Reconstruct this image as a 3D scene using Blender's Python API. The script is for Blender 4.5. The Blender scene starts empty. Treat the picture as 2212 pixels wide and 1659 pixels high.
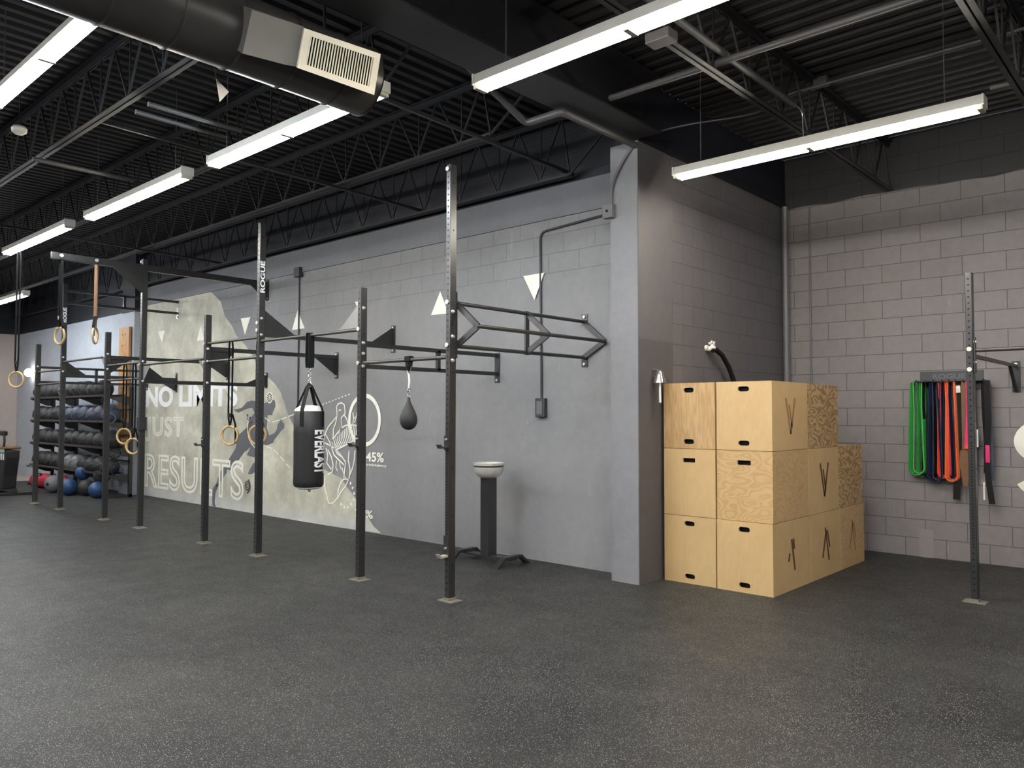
import bpy, bmesh, math, random
from mathutils import Vector, Matrix
from mathutils.geometry import tessellate_polygon
random.seed(7)
SC = bpy.context.scene
COL = SC.collection
PI = math.pi

# ------------------------------------------------------------ camera, world, exposure
YAW, PITCH, ROLL, FPX, CAMH = .73637, .03807, .00159, 1694.3, 1.553
fw = Vector((-math.sin(YAW)*math.cos(PITCH), math.cos(YAW)*math.cos(PITCH), math.sin(PITCH)))
rt = Vector((math.cos(YAW), math.sin(YAW), 0)); up = rt.cross(fw)
r2 = rt*math.cos(ROLL)+up*math.sin(ROLL); u2 = up*math.cos(ROLL)-rt*math.sin(ROLL)
cam_d = bpy.data.cameras.new('camera'); cam = bpy.data.objects.new('camera', cam_d); COL.objects.link(cam)
cam_d.sensor_fit = 'HORIZONTAL'; cam_d.sensor_width = 36; cam_d.lens = 36*FPX/2212
cam_d.clip_start = .05; cam_d.clip_end = 200
M = Matrix((r2, u2, -fw)).transposed().to_4x4(); M.translation = Vector((0, 0, CAMH)); cam.matrix_world = M
SC.camera = cam
W = bpy.data.worlds.new('world'); SC.world = W; W.use_nodes = True
W.node_tree.nodes['Background'].inputs[0].default_value = (.6, .7, .9, 1)
W.node_tree.nodes['Background'].inputs[1].default_value = .02
SC.view_settings.view_transform = 'Standard'; SC.view_settings.look = 'None'
SC.view_settings.gamma = 1; SC.view_settings.use_curve_mapping = False
SC.view_settings.exposure = EXPO = 2.5
TUBE_E = 16.0

# ------------------------------------------------------------ materials
def srgb(r, g, b):
    f = lambda c: (c/255/12.92) if c/255 <= .04045 else ((c/255+.055)/1.055)**2.4
    return (f(r), f(g), f(b), 1)
def newmat(name):
    m = bpy.data.materials.new(name); m.use_nodes = True
    return m, m.node_tree, m.node_tree.nodes['Principled BSDF']
def N(nt, t, **kw):
    n = nt.nodes.new(t)
    for k, v in kw.items(): setattr(n, k, v)
    return n
def setin(n, **kw):
    for k, v in kw.items(): n.inputs[k.replace('_', ' ')].default_value = v
def mix(nt, fac, a, b, mode='MIX'):
    n = N(nt, 'ShaderNodeMix', data_type='RGBA', blend_type=mode)
    for i, v in ((0, fac), (6, a), (7, b)):
        if hasattr(v, 'links') or hasattr(v, 'is_linked'): nt.links.new(v, n.inputs[i])
        else: n.inputs[i].default_value = v
    return n.outputs[2]
def mathn(nt, op, a, b=0.0, c=0.0):
    n = N(nt, 'ShaderNodeMath', operation=op)
    for i, v in enumerate((a, b, c)):
        if hasattr(v, 'is_linked'): nt.links.new(v, n.inputs[i])
        else: n.inputs[i].default_value = v
    return n.outputs[0]
def noise(nt, vec, scale, detail=3, rough=.55):
    n = N(nt, 'ShaderNodeTexNoise'); setin(n, Scale=scale, Detail=detail, Roughness=rough)
    if vec is not None: nt.links.new(vec, n.inputs['Vector'])
    return n.outputs['Fac']
def ramp(nt, fac, stops):
    n = N(nt, 'ShaderNodeValToRGB'); nt.links.new(fac, n.inputs[0])
    e = n.color_ramp.elements
    while len(e) < len(stops): e.new(.5)
    for el, (p, c) in zip(e, stops):
        el.position = p; el.color = c if len(c) == 4 else (*c, 1)
    return n.outputs[0]
def smooth(nt, val, a, b):
    n = N(nt, 'ShaderNodeMapRange', interpolation_type='SMOOTHSTEP'); nt.links.new(val, n.inputs[0])
    n.inputs[1].default_value = a; n.inputs[2].default_value = b
    return n.outputs[0]
def bump(nt, bsdf, h, strength=.3, dist=.01):
    b = N(nt, 'ShaderNodeBump'); b.inputs['Strength'].default_value = strength; b.inputs['Distance'].default_value = dist
    nt.links.new(h, b.inputs['Height']); nt.links.new(b.outputs[0], bsdf.inputs['Normal'])
def plain(name, col, rough=.5, metal=0, var=.12, scale=9, spec=.5, bmp=0):
    m, nt, b = newmat(name)
    tc = N(nt, 'ShaderNodeTexCoord').outputs['Object']
    f = noise(nt, tc, scale, 4)
    lo = tuple(c*(1-var) for c in col[:3])+(1,); hi = tuple(min(1, c*(1+var)) for c in col[:3])+(1,)
    nt.links.new(mix(nt, f, lo, hi), b.inputs['Base Color'])
    setin(b, Roughness=rough, Metallic=metal); b.inputs['Specular IOR Level'].default_value = spec
    if bmp: bump(nt, b, noise(nt, tc, scale*8, 3), bmp, .004)
    return m
def emis(name, col, s):
    m, nt, b = newmat(name)
    setin(b, Base_Color=(.9, .9, .9, 1), Emission_Color=col, Emission_Strength=s)
    return m
def pos(nt): return N(nt, 'ShaderNodeNewGeometry').outputs['Position']
def wallmat(name, col, axis='x', blocks=True, zmin=None, rough=.62, mort=.55, top=None, stain=.25, bs=.5):
    """painted block wall; axis = horizontal axis along the wall; below zmin the joints are skimmed over;
    top = (z, colour): a darker paint above that height, its edge following the block courses"""
    m, nt, b = newmat(name); P = pos(nt)
    sx = N(nt, 'ShaderNodeSeparateXYZ'); nt.links.new(P, sx.inputs[0])
    u = sx.outputs['X' if axis == 'x' else 'Y']; z = sx.outputs['Z']
    cv = N(nt, 'ShaderNodeCombineXYZ'); nt.links.new(u, cv.inputs[0]); nt.links.new(z, cv.inputs[1])
    br = N(nt, 'ShaderNodeTexBrick'); nt.links.new(cv.outputs[0], br.inputs['Vector'])
    br.offset = .5; setin(br, Scale=1.0, Mortar_Size=.0045, Mortar_Smooth=.25, Bias=0.0, Brick_Width=.406, Row_Height=.2032)
    br.inputs['Color1'].default_value = (1, 1, 1, 1); br.inputs['Color2'].default_value = (.93, .93, .93, 1)
    br.inputs['Mortar'].default_value = (mort, mort, mort, 1)
    sc = N(nt, 'ShaderNodeVectorMath', operation='MULTIPLY'); nt.links.new(P, sc.inputs[0]); sc.inputs[1].default_value = (1, 1, .25)
    n1 = noise(nt, sc.outputs[0], 1.6, 4); n2 = noise(nt, P, 14, 5); n3 = noise(nt, sc.outputs[0], 9, 4, .7)
    base = mix(nt, n1, tuple(c*(1-stain*.6) for c in col[:3])+(1,), tuple(min(1, c*(1+stain*.6)) for c in col[:3])+(1,))
    base = mix(nt, .35, base, ramp(nt, n2, [(.3, (.72,)*3), (.7, (1.0,)*3)]), 'MULTIPLY')
    scr = ramp(nt, n3, [(.66, (0, 0, 0)), (.74, (1, 1, 1))])
    scr2 = mathn(nt, 'MULTIPLY', scr, .3)
    base = mix(nt, scr2, base, tuple(min(1, c*1.7) for c in col[:3])+(1,))
    if top:
        zq = mathn(nt, 'ADD', z, mathn(nt, 'MULTIPLY', mathn(nt, 'SUBTRACT', noise(nt, P, 1.1, 1), .5), .35))
        base = mix(nt, smooth(nt, zq, top[0]-.01, top[0]+.01), base, top[1])
    if blocks:
        if zmin is not None:
            zz = mathn(nt, 'ADD', z, mathn(nt, 'MULTIPLY', noise(nt, P, 1.3, 3), .25))
            f = smooth(nt, zz, zmin+.10, zmin+.2)
        else: f = 1.0
        base = mix(nt, f, base, br.outputs['Color'], 'MULTIPLY')
        h = mathn(nt, 'MULTIPLY', br.outputs['Fac'], f if zmin is not None else 1.0)
        h = mathn(nt, 'MULTIPLY', h, -1.0)
        h = mathn(nt, 'ADD', h, mathn(nt, 'MULTIPLY', noise(nt, P, 60, 4), .25))
    else: h = mathn(nt, 'MULTIPLY', noise(nt, P, 35, 5), .35)
    nt.links.new(base, b.inputs['Base Color']); setin(b, Roughness=rough); bump(nt, b, h, bs, .006)
    return m
def floormat():
    m, nt, b = newmat('speckled black rubber'); P = pos(nt)
    big = noise(nt, P, .7, 3); mid = noise(nt, P, 4, 5)
    base = mix(nt, smooth(nt, big, .36, .62), (.011, .011, .0118, 1), (.029, .0288, .0283, 1))  # broad random blotches, contrast widened to stand for shadowed areas as well as wear
    base = mix(nt, mathn(nt, 'MULTIPLY', mid, .6), base, (.019, .019, .0195, 1))
    v = N(nt, 'ShaderNodeTexVoronoi'); nt.links.new(P, v.inputs['Vector']); setin(v, Scale=215.0, Randomness=1.0)
    dist = v.outputs['Distance']; sep = N(nt, 'ShaderNodeSeparateColor'); nt.links.new(v.outputs['Color'], sep.inputs[0])
    near = mathn(nt, 'LESS_THAN', dist, .40); pick = mathn(nt, 'GREATER_THAN', sep.outputs[0], .74)
    fl = mathn(nt, 'MULTIPLY', near, pick)
    v2 = N(nt, 'ShaderNodeTexVoronoi'); nt.links.new(P, v2.inputs['Vector']); setin(v2, Scale=420.0, Randomness=1.0)
    sep2 = N(nt, 'ShaderNodeSeparateColor'); nt.links.new(v2.outputs['Color'], sep2.inputs[0])
    f2 = mathn(nt, 'MULTIPLY', mathn(nt, 'LESS_THAN', v2.outputs['Distance'], .4), mathn(nt, 'GREATER_THAN', sep2.outputs[0], .84))
    c = mix(nt, fl, base, mix(nt, sep.outputs[1], (.09, .09, .088, 1), (.50, .49, .46, 1)))
    c = mix(nt, mathn(nt, 'MULTIPLY', f2, .7), c, (.13, .13, .127, 1))
    # roll seams every 1.22 m
    sx = N(nt, 'ShaderNodeSeparateXYZ'); nt.links.new(P, sx.inputs[0])
    yy = mathn(nt, 'ABSOLUTE', mathn(nt, 'SUBTRACT', mathn(nt, 'FRACT', mathn(nt, 'DIVIDE', mathn(nt, 'ADD', sx.outputs['Y'], 20.05), 1.22)), .5))
    seam = mathn(nt, 'LESS_THAN', yy, .0022)
    c = mix(nt, mathn(nt, 'MULTIPLY', seam, .6), c, (.012, .012, .012, 1))
    nt.links.new(c, b.inputs['Base Color'])
    r = N(nt, 'ShaderNodeMapRange'); nt.links.new(mid, r.inputs[0]); r.inputs[3].default_value = .42; r.inputs[4].default_value = .62
    nt.links.new(r.outputs[0], b.inputs['Roughness']); b.inputs['Specular IOR Level'].default_value = .22
    bump(nt, b, noise(nt, P, 90, 3), .12, .003)
    return m
def plymat(name, c1, c2, sc=1.0, contrast=.5, rings=False):
    m, nt, b = newmat(name); tc = N(nt, 'ShaderNodeTexCoord').outputs['Object']
    mp = N(nt, 'ShaderNodeMapping'); nt.links.new(tc, mp.inputs[0]); mp.inputs['Scale'].default_value = (1.3*sc, 1.3*sc, 2.6*sc) if rings == 'h' else ((5*sc, 5*sc, .5*sc) if rings == 'v' else (2.2*sc, 2.2*sc, .7*sc))
    w = noise(nt, mp.outputs[0], 2.0, 2)
    wav = mathn(nt, 'SINE', mathn(nt, 'MULTIPLY', w, 90 if rings == 'h' else 42))
    f = mathn(nt, 'ADD', mathn(nt, 'MULTIPLY', wav, .25*contrast), mathn(nt, 'MULTIPLY', noise(nt, mp.outputs[0], 30, 4), .35))
    f = mathn(nt, 'ADD', f, mathn(nt, 'MULTIPLY', noise(nt, tc, 3.5, 4), .35))
    nt.links.new(ramp(nt, f, [(.12, c2), (.62, c1)]), b.inputs['Base Color'])
    setin(b, Roughness=.5); bump(nt, b, noise(nt, mp.outputs[0], 60, 3), .05, .002)
    return m
NAVY = (.011, .012, .019, 1)
M_ = dict(
 floor=floormat(),
 concrete=plain('dusty concrete', (.42, .38, .33, 1), .8, 0, .15, 3),
 mural=wallmat('grey painted skimmed block', (.245, .243, .252, 1), 'x', True, 2.98, top=None, stain=.3, mort=.68),
 navy_x=wallmat('dark navy painted block', NAVY, 'x', True, None, stain=.2, mort=.7),
 navy_y=wallmat('dark navy painted side wall', NAVY, 'y', False),
 white_x=wallmat('white painted block', (.46, .50, .56, 1), 'x', True, None, mort=.9, stain=.05, bs=.2),
 white_y=wallmat('warm white painted wall', (.50, .43, .385, 1), 'y', False, stain=.06),
 band=wallmat('dark grey parged band', (.175, .178, .195, 1), 'x', False, stain=.2),
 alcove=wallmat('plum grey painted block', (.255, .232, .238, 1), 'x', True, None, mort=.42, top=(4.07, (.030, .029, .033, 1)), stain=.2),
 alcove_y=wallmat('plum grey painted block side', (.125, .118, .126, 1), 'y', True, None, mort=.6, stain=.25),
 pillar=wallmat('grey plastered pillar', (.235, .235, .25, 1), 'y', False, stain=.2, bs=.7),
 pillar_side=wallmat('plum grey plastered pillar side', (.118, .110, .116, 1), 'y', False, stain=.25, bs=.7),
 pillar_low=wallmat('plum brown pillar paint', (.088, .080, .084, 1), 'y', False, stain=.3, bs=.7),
 patch=plain('pale patching paint', (.27, .245, .25, 1), .6),
 room=wallmat('grey room wall', (.30, .30, .31, 1), 'x', False),
 beige=None,
 deck=plain('black painted steel deck', (.0115, .0105, .012, 1), .6, 0, .2, 3),
 steel=plain('black painted structural steel', (.011, .011, .0135, 1), .5, 0, .2, 5),
 pipe=plain('dark grey painted pipe', (.075, .072, .074, 1), .45, 0, .12, 6),
 wallpipe=plain('grey painted conduit', (.14, .138, .145, 1), .5, 0, .12, 6),
 darkpipe=plain('dark painted conduit', (.045, .045, .052, 1), .5, 0, .12, 6),
 rig=plain('satin black powder coat', (.024, .024, .025, 1), .30, 0, .15, 12, .7),
 hole=plain('black hole', (.004, .004, .004, 1), .8),
 bar=plain('worn black bar steel', (.07, .065, .06, 1), .4, .3, .35, 14),
 zinc=plain('zinc bolt', (.72, .70, .64, 1), .3, .6, .1, 20),
 plate=plain('dusty galvanised plate', (.24, .22, .18, 1), .5, .3, .3, 20),
 ltr=plain('white lettering paint', (.93, .93, .93, 1), .5, 0, .04),
 mwhite=plain('cream mural paint', (.90, .89, .80, 1), .6, 0, .05, 6),
 mgrey=plain('slate mural paint', (.125, .13, .145, 1), .6, 0, .12, 6),
 mpale=plain('pale mural outline paint', (.86, .86, .76, 1), .6, 0, .08, 6),
 mnavy=plain('dark mural line paint', (.03, .03, .04, 1), .6),
 housing=plain('white enamelled fixture steel', (.66, .65, .60, 1), .4, 0, .05),
 socket=plain('cream lamp holder', (.55, .53, .45, 1), .5),
 warm=emis('warm fluorescent tube', (1.0, .93, .80, 1), TUBE_E),
 cool=emis('cool fluorescent tube', (.88, .95, 1.0, 1), TUBE_E),
 neut=emis('neutral fluorescent tube', (.98, .97, .98, 1), TUBE_E),
 duct=plain('black painted spiral duct', (.040, .038, .036, 1), .36, .1, .3, 4),
 duct_grey=plain('grey sheet metal', (.20, .195, .18, 1), .5, .1, .1, 5),
 reg=plain('cream register enamel', (.85, .80, .66, 1), .45, 0, .05),
 strap=plain('black nylon webbing', (.007, .007, .0075, 1), .8, 0, .2, 40, .3),
 tan=plain('tan cotton webbing', (.42, .30, .17, 1), .8, 0, .15, 40),
 ring=plymat('pale turned wood', (.62, .45, .22, 1), (.42, .27, .12, 1), 3),
 board=plymat('varnished pine board', (.56, .31, .12, 1), (.40, .20, .07, 1), 1.2),
 leather=plain('black vinyl', (.016, .016, .017, 1), .45, 0, .2, 18, bmp=.15),
 vinylwhite=plain('white vinyl', (.75, .75, .74, 1), .5),
 chrome=plain('chrome chain', (.75, .75, .76, 1), .18, 1, .05),
 rubber=plain('matte black rubber', (.022, .022, .024, 1), .62, 0, .3, 12, bmp=.2),
 rubblue=plain('slate blue rubber', (.035, .045, .075, 1), .5, 0, .3, 12, bmp=.2),
 blue=plain('deep blue rubber', (.02, .06, .16, 1), .45, 0, .3, 12),
 greyb=plain('grey vinyl', (.14, .15, .15, 1), .5, 0, .2, 8),
 red=plain('red canvas', (.42, .02, .04, 1), .7, 0, .25, 14, bmp=.3),
 steelbowl=plain('brushed steel bowl', (.72, .70, .64, 1), .35, .45, .15, 10),
 chalk=plain('chalk dust', (.85, .85, .83, 1), .95),
 green=plain('green latex', (.03, .34, .06, 1), .5, 0, .2, 20),
 lgreen=plain('bright green latex edge', (.10, .45, .10, 1), .5, 0, .2, 20),
 dnavy=plain('navy latex', (.012, .018, .06, 1), .5, 0, .2, 20),
 black=plain('black latex', (.006, .006, .0065, 1), .65, 0, .2, 20, .3),
 coral=plain('red latex', (.85, .09, .06, 1), .5, 0, .15, 20),
 orange=plain('orange latex', (.90, .22, .05, 1), .5, 0, .15, 20),
 pink=plain('hot pink nylon', (.80, .03, .18, 1), .6, 0, .1, 20),
 brown=plain('tan leather', (.20, .10, .045, 1), .6, 0, .25, 15),
 teal=plain('pale green cloth', (.25, .42, .33, 1), .8),
 plate_dark=plain('dark steel rack plate', (.05, .055, .055, 1), .45, .2),
 ltr_grey=plain('grey lettering paint', (.11, .11, .14, 1), .5),
 bell=plain('polished nickel bell', (.72, .70, .66, 1), .2, .9, .1),
 flag=plain('white paper flag', (.70, .66, .58, 1), .8),
 ply1=plymat('birch plywood', (.60, .425, .21, 1), (.52, .345, .155, 1), 1, .25),
 ply2=plymat('streaked plywood', (.57, .39, .19, 1), (.40, .24, .10, 1), 1.4, .5, 'v'),
 ply4=plymat('wavy plywood', (.59, .41, .20, 1), (.45, .28, .12, 1), .9, .5, 'h'),
 ply3=plymat('ring grained plywood', (.55, .38, .19, 1), (.27, .16, .065, 1), .8, 1.0, 'h'),
 mark=plain('burnt engraving', (.10, .045, .02, 1), .8),
 fmark=plain('faint burnt engraving', (.30, .17, .075, 1), .8),
 ivory=plain('ivory plastic', (.62, .60, .52, 1), .5),
)
def beige():
    m, nt, b = newmat('beige concrete skim'); P = pos(nt)
    n1 = noise(nt, P, 1.7, 6, .65); n2 = noise(nt, P, 9, 5, .7)
    c = ramp(nt, n1, [(.32, (.37, .37, .32)), (.5, (.54, .535, .44)), (.68, (.70, .70, .60))])
    c = mix(nt, .5, c, ramp(nt, n2, [(.3, (.7,)*3), (.65, (1.05, 1.02, .95))]), 'MULTIPLY')
    sx = N(nt, 'ShaderNodeSeparateXYZ'); nt.links.new(P, sx.inputs[0])
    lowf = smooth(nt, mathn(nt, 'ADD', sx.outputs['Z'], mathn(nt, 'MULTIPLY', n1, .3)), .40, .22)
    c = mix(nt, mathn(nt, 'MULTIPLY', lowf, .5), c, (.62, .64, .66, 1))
    nt.links.new(c, b.inputs['Base Color']); setin(b, Roughness=.6); bump(nt, b, n2, .4, .006)
    return m
M_['beige'] = beige()

# ------------------------------------------------------------ mesh helpers
def tag(o, label=None, cat=None, group=None, kind=None):
    if label: o['label'] = label
    if cat: o['category'] = cat
    if group: o['group'] = group
    if kind: o['kind'] = kind
    return o
def thing(name, label, cat, loc=(0, 0, 0), group=None, rz=0):
    o = bpy.data.objects.new(name, None); COL.objects.link(o); o.empty_display_size = .1
    o.location = loc; o.rotation_euler = (0, 0, rz)
    return tag(o, label, cat, group)
class MB:
    """collects shapes in the parent's local space, then links them as ONE mesh object"""
    def __init__(s): s.v = []; s.f = []; s.mi = []; s.cur = 0
    def add(s, vs, fs):
        n = len(s.v); s.v += [tuple(p) for p in vs]; s.f += [tuple(i+n for i in f) for f in fs]; s.mi += [s.cur]*len(fs)
        return s
    def box(s, a, b):
        (x0, y0, z0), (x1, y1, z1) = a, b
        x0, x1 = min(x0, x1), max(x0, x1); y0, y1 = min(y0, y1), max(y0, y1); z0, z1 = min(z0, z1), max(z0, z1)
        return s.add([(x0, y0, z0), (x1, y0, z0), (x1, y1, z0), (x0, y1, z0), (x0, y0, z1), (x1, y0, z1), (x1, y1, z1), (x0, y1, z1)],
                     [(0, 3, 2, 1), (4, 5, 6, 7), (0, 1, 5, 4), (1, 2, 6, 5), (2, 3, 7, 6), (3, 0, 4, 7)])
    def bar(s, a, b, w, h, upv=(0, 0, 1)):
        a, b = Vector(a), Vector(b); d = (b-a).normalized(); u = Vector(upv)
        if abs(d.dot(u)) > .98: u = Vector((0, 1, 0))
        sd = d.cross(u).normalized(); u = sd.cross(d).normalized()
        vs = [p+sd*(i*w/2)+u*(j*h/2) for p in (a, b) for i, j in ((-1, -1), (1, -1), (1, 1), (-1, 1))]
        return s.add(vs, [(0, 3, 2, 1), (4, 5, 6, 7), (0, 1, 5, 4), (1, 2, 6, 5), (2, 3, 7, 6), (3, 0, 4, 7)])
    def tube(s, pts, r, n=8, closed=False, flat=None):
        """round (or flat=(w,t,axis) strap) section swept along pts"""
        P = [Vector(p) for p in pts]; K = len(P); rings = []; prev = None
        for i, p in enumerate(P):
            if closed: d = (P[(i+1) % K]-P[i-1])
            else: d = (P[min(i+1, K-1)]-P[max(i-1, 0)])
            d.normalize()
            if flat: sd = Vector(flat[2]); sd = (sd-d*sd.dot(d)).normalized()
            elif prev is None:
                sd = d.cross(Vector((0, 0, 1)))
                if sd.length < .1: sd = d.cross(Vector((0, 1, 0)))
                sd.normalize()
            else: sd = (prev-d*prev.dot(d)).normalized()
            prev = sd; u = d.cross(sd)
            if flat: rings.append([p+sd*(a*flat[0]/2)+u*(b*flat[1]/2) for a, b in ((-1, -1), (1, -1), (1, 1), (-1, 1))])
            else:
                rr = r[i] if isinstance(r, (list, tuple)) else r
                rings.append([p+sd*(math.cos(2*PI*k/n)*rr)+u*(math.sin(2*PI*k/n)*rr) for k in range(n)])
        m = len(rings[0]); fs = []
        for i in range(K if closed else K-1):
            j = (i+1) % K
            for k in range(m): fs.append((i*m+k, i*m+(k+1) % m, j*m+(k+1) % m, j*m+k))
        if not closed: fs += [tuple(range(m))[::-1], tuple((K-1)*m+k for k in range(m))]
        return s.add([q for rg in rings for q in rg], fs)
    def lathe(s, prof, c=(0, 0, 0), n=24, axis='z'):
        vs = []; fs = []; K = len(prof)
        for (r, z) in prof:
            for k in range(n):
                a = 2*PI*k/n; x, y = r*math.cos(a), r*math.sin(a)
                q = (x, y, z) if axis == 'z' else ((z, x, y) if axis == 'x' else (x, z, y))
                vs.append((q[0]+c[0], q[1]+c[1], q[2]+c[2]))
        for i in range(K-1):
            for k in range(n): fs.append((i*n+k, i*n+(k+1) % n, (i+1)*n+(k+1) % n, (i+1)*n+k))
        fs += [tuple(range(n))[::-1], tuple((K-1)*n+k for k in range(n))]
        return s.add(vs, fs)
    def cyl(s, c, r, h, n=16, axis='z'): return s.lathe([(r, -h/2), (r, h/2)], c, n, axis)
    def ball(s, c, r, n=20, sq=1.0, flatb=0.0):
        prof = []
        for i in range(13):
            t = -PI/2+PI*i/12; prof.append((max(.0005, r*math.cos(t)), r*math.sin(t)*sq))
        return s.lathe(prof, c, n)
    def torus(s, c, R, r, n=36, m=10, ax1=(1, 0, 0), ax2=(0, 0, 1)):
        a1, a2, c = Vector(ax1), Vector(ax2), Vector(c)
        return s.tube([c+a1*(R*math.cos(2*PI*k/n))+a2*(R*math.sin(2*PI*k/n)) for k in range(n)], r, m, True)
    def prism(s, loops, to3, depth, off=0.0):
        """polygon with holes (loops of 2D points) extruded; to3(u, v, w) -> 3D point"""
        tri = tessellate_polygon([[Vector((p[0], p[1], 0)) for p in lp] for lp in loops])
        flat = [p for lp in loops for p in lp]; n = len(flat)
        vs = [to3(p[0], p[1], off) for p in flat]+[to3(p[0], p[1], off+depth) for p in flat]
        fs = [tuple(t) for t in tri]+[tuple(i+n for i in t[::-1]) for t in tri]
        st = 0
        for lp in loops:
            L = len(lp)
            for i in range(L): fs.append((st+i, st+(i+1) % L, n+st+(i+1) % L, n+st+i))
            st += L
        return s.add(vs, fs)
    def build(s, name, mat, parent=None, sm=False, bev=0, sub=0):
        me = bpy.data.meshes.new(name); me.from_pydata(s.v, [], s.f); me.validate()
        mats = mat if isinstance(mat, (list, tuple)) else [mat]
        for mm in mats: me.materials.append(M_[mm] if isinstance(mm, str) else mm)
        bm = bmesh.new(); bm.from_mesh(me)
        if len(mats) > 1 and len(bm.faces) == len(s.mi):
            for f, i in zip(bm.faces, s.mi): f.material_index = i
        bmesh.ops.recalc_face_normals(bm, faces=bm.faces); bm.to_mesh(me); bm.free()
        if sm:
            for p in me.polygons: p.use_smooth = True
            me.set_sharp_from_angle(angle=math.radians(40))
        o = bpy.data.objects.new(name, me); COL.objects.link(o)
        if parent: o.parent = parent
        if bev:
            b = o.modifiers.new('bevel', 'BEVEL'); b.width = bev; b.segments = 2; b.limit_method = 'ANGLE'
        return o
def struct(name, mb, mat, parent=None, sm=False):
    o = mb.build(name, mat, parent, sm)
    if not parent: tag(o, kind='structure')
    return o
def dup(o, parent=None):
    c = o.copy(); COL.objects.link(c)
    if parent: c.parent = parent
    for ch in list(o.children): dup(ch, c)
    return c
def text_mesh(txt, outline=0.0, offset=0.0, space=1.0, depth=.002):
    """2D mesh of a word, normalised to its bounding box: returns verts (u, v, w), faces, aspect"""
    cu = bpy.data.curves.new('word', 'FONT'); cu.body = txt; cu.space_character = space; cu.resolution_u = 5
    if outline: cu.fill_mode = 'NONE'; cu.bevel_depth = outline; cu.bevel_resolution = 0
    else: cu.offset = offset; cu.extrude = depth
    o = bpy.data.objects.new('word', cu); COL.objects.link(o)
    bpy.context.view_layer.update()
    dg = bpy.context.evaluated_depsgraph_get(); me = bpy.data.meshes.new_from_object(o.evaluated_get(dg))
    vs = [v.co.copy() for v in me.vertices]; fs = [tuple(p.vertices) for p in me.polygons]
    bpy.data.objects.remove(o); bpy.data.curves.remove(cu); bpy.data.meshes.remove(me)
    x0, x1 = min(v.x for v in vs), max(v.x for v in vs); y0, y1 = min(v.y for v in vs), max(v.y for v in vs)
    z1 = max(abs(v.z) for v in vs) or 1
    return [((v.x-x0)/(x1-x0), (v.y-y0)/(y1-y0), v.z/z1) for v in vs], fs, (x1-x0)/(y1-y0)
def put_text(txt, to3, name, mat, parent, **kw):
    vs, fs, asp = text_mesh(txt, **kw); mb = MB(); mb.add([to3(*v) for v in vs], fs)
    return mb.build(name, mat, parent)
def ordinal(i): return ['first', 'second', 'third', 'fourth', 'fifth', 'sixth', 'seventh', 'eighth', 'ninth', 'tenth', 'eleventh', 'twelfth'][i]
# wall painting outlines, metres (x along the wall, z up)
REGION = [(-15.405,3.715),(-13.676,3.649),(-12.983,3.636),(-12.735,3.626),(-12.36,3.416),(-12.227,3.164),(-11.992,2.993),(-11.837,2.815),(-11.524,2.624),(-11.306,2.443),(-11.163,2.292),(-10.913,2.139),(-10.658,2.004),(-10.5,1.882),(-10.381,1.707),(-10.29,1.541),(-10.15,1.385),(-10.061,1.237),(-9.816,1.008),(-9.465,0.805),(-9.163,0.723),(-8.936,0.672),(-8.829,0.572),(-8.651,0.447),(-8.517,0.341),(-8.228,0.088),(-8.074,0.014),(-10.034,-0.013),(-15.235,-0.005)]
TRI = [[(-14.727,3.076),(-14.464,3.085),(-14.571,2.857)],[(-13.061,3.07),(-13.195,2.813),(-12.916,2.807)],[(-11.702,3.083),(-11.397,3.081),(-11.563,2.806)],[(-10.057,3.071),(-10.203,2.788),(-9.866,2.792)],[(-8.665,3.065),(-8.406,3.064),(-8.557,2.889)],[(-6.969,3.029),(-7.129,2.757),(-6.819,2.748)],[(-5.622,3.055),(-5.323,3.057),(-5.463,2.777)]]
RUN = [[(-11.888,1.61),(-11.632,1.641),(-11.459,1.737),(-11.311,1.757),(-11.165,1.741),(-10.902,1.713),(-10.811,1.787),(-10.649,1.748),(-10.629,1.662),(-10.702,1.576),(-10.724,1.527),(-10.851,1.527),(-10.869,1.329),(-10.797,1.219),(-10.66,1.252),(-10.582,1.308),(-10.561,1.381),(-10.506,1.437),(-10.451,1.461),(-10.434,1.425),(-10.383,1.401),(-10.381,1.341),(-10.48,1.285),(-10.557,1.223),(-10.657,1.154),(-10.679,1.111),(-10.839,1.07),(-11.004,1.077),(-11.096,0.95),(-11.141,0.854),(-11.238,0.869),(-11.448,0.893),(-11.34,1.024),(-11.536,0.935),(-11.76,0.759),(-11.99,0.624),(-12.07,0.653),(-12.009,0.814),(-11.805,0.991),(-11.745,1.135),(-11.696,1.214),(-11.448,1.34),(-11.353,1.488),(-11.232,1.558),(-11.308,1.64),(-11.481,1.628),(-11.732,1.564)],[(-11.163,0.797),(-11.26,0.774),(-11.415,0.602),(-11.304,0.599),(-11.16,0.659),(-11.042,0.715),(-11.044,0.814)],[(-12.071,0.686),(-12.204,0.673),(-12.335,0.534),(-12.426,0.382),(-12.397,0.323),(-12.225,0.473),(-12.081,0.587)],[(-12.426,0.382),(-12.548,0.293),(-12.556,0.118),(-12.539,0.012),(-12.427,-0.006),(-12.471,0.071),(-12.449,0.233),(-12.357,0.359)]]
RL = [[(-11.402,1.475),(-11.434,1.372),(-11.431,1.27),(-11.393,1.156),(-11.317,1.082),(-11.218,1.028),(-11.145,1.017)],[(-10.721,1.417),(-10.506,1.455)],[(-10.462,1.467),(-10.308,1.498)],[(-10.264,1.51),(-10.114,1.54)],[(-10.862,1.05),(-10.723,1.024)],[(-10.653,1.001),(-10.528,0.939)],[(-10.482,0.91),(-10.359,0.843)],[(-10.314,0.809),(-10.204,0.754)],[(-10.92,1.489),(-10.779,1.428)]]
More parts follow.
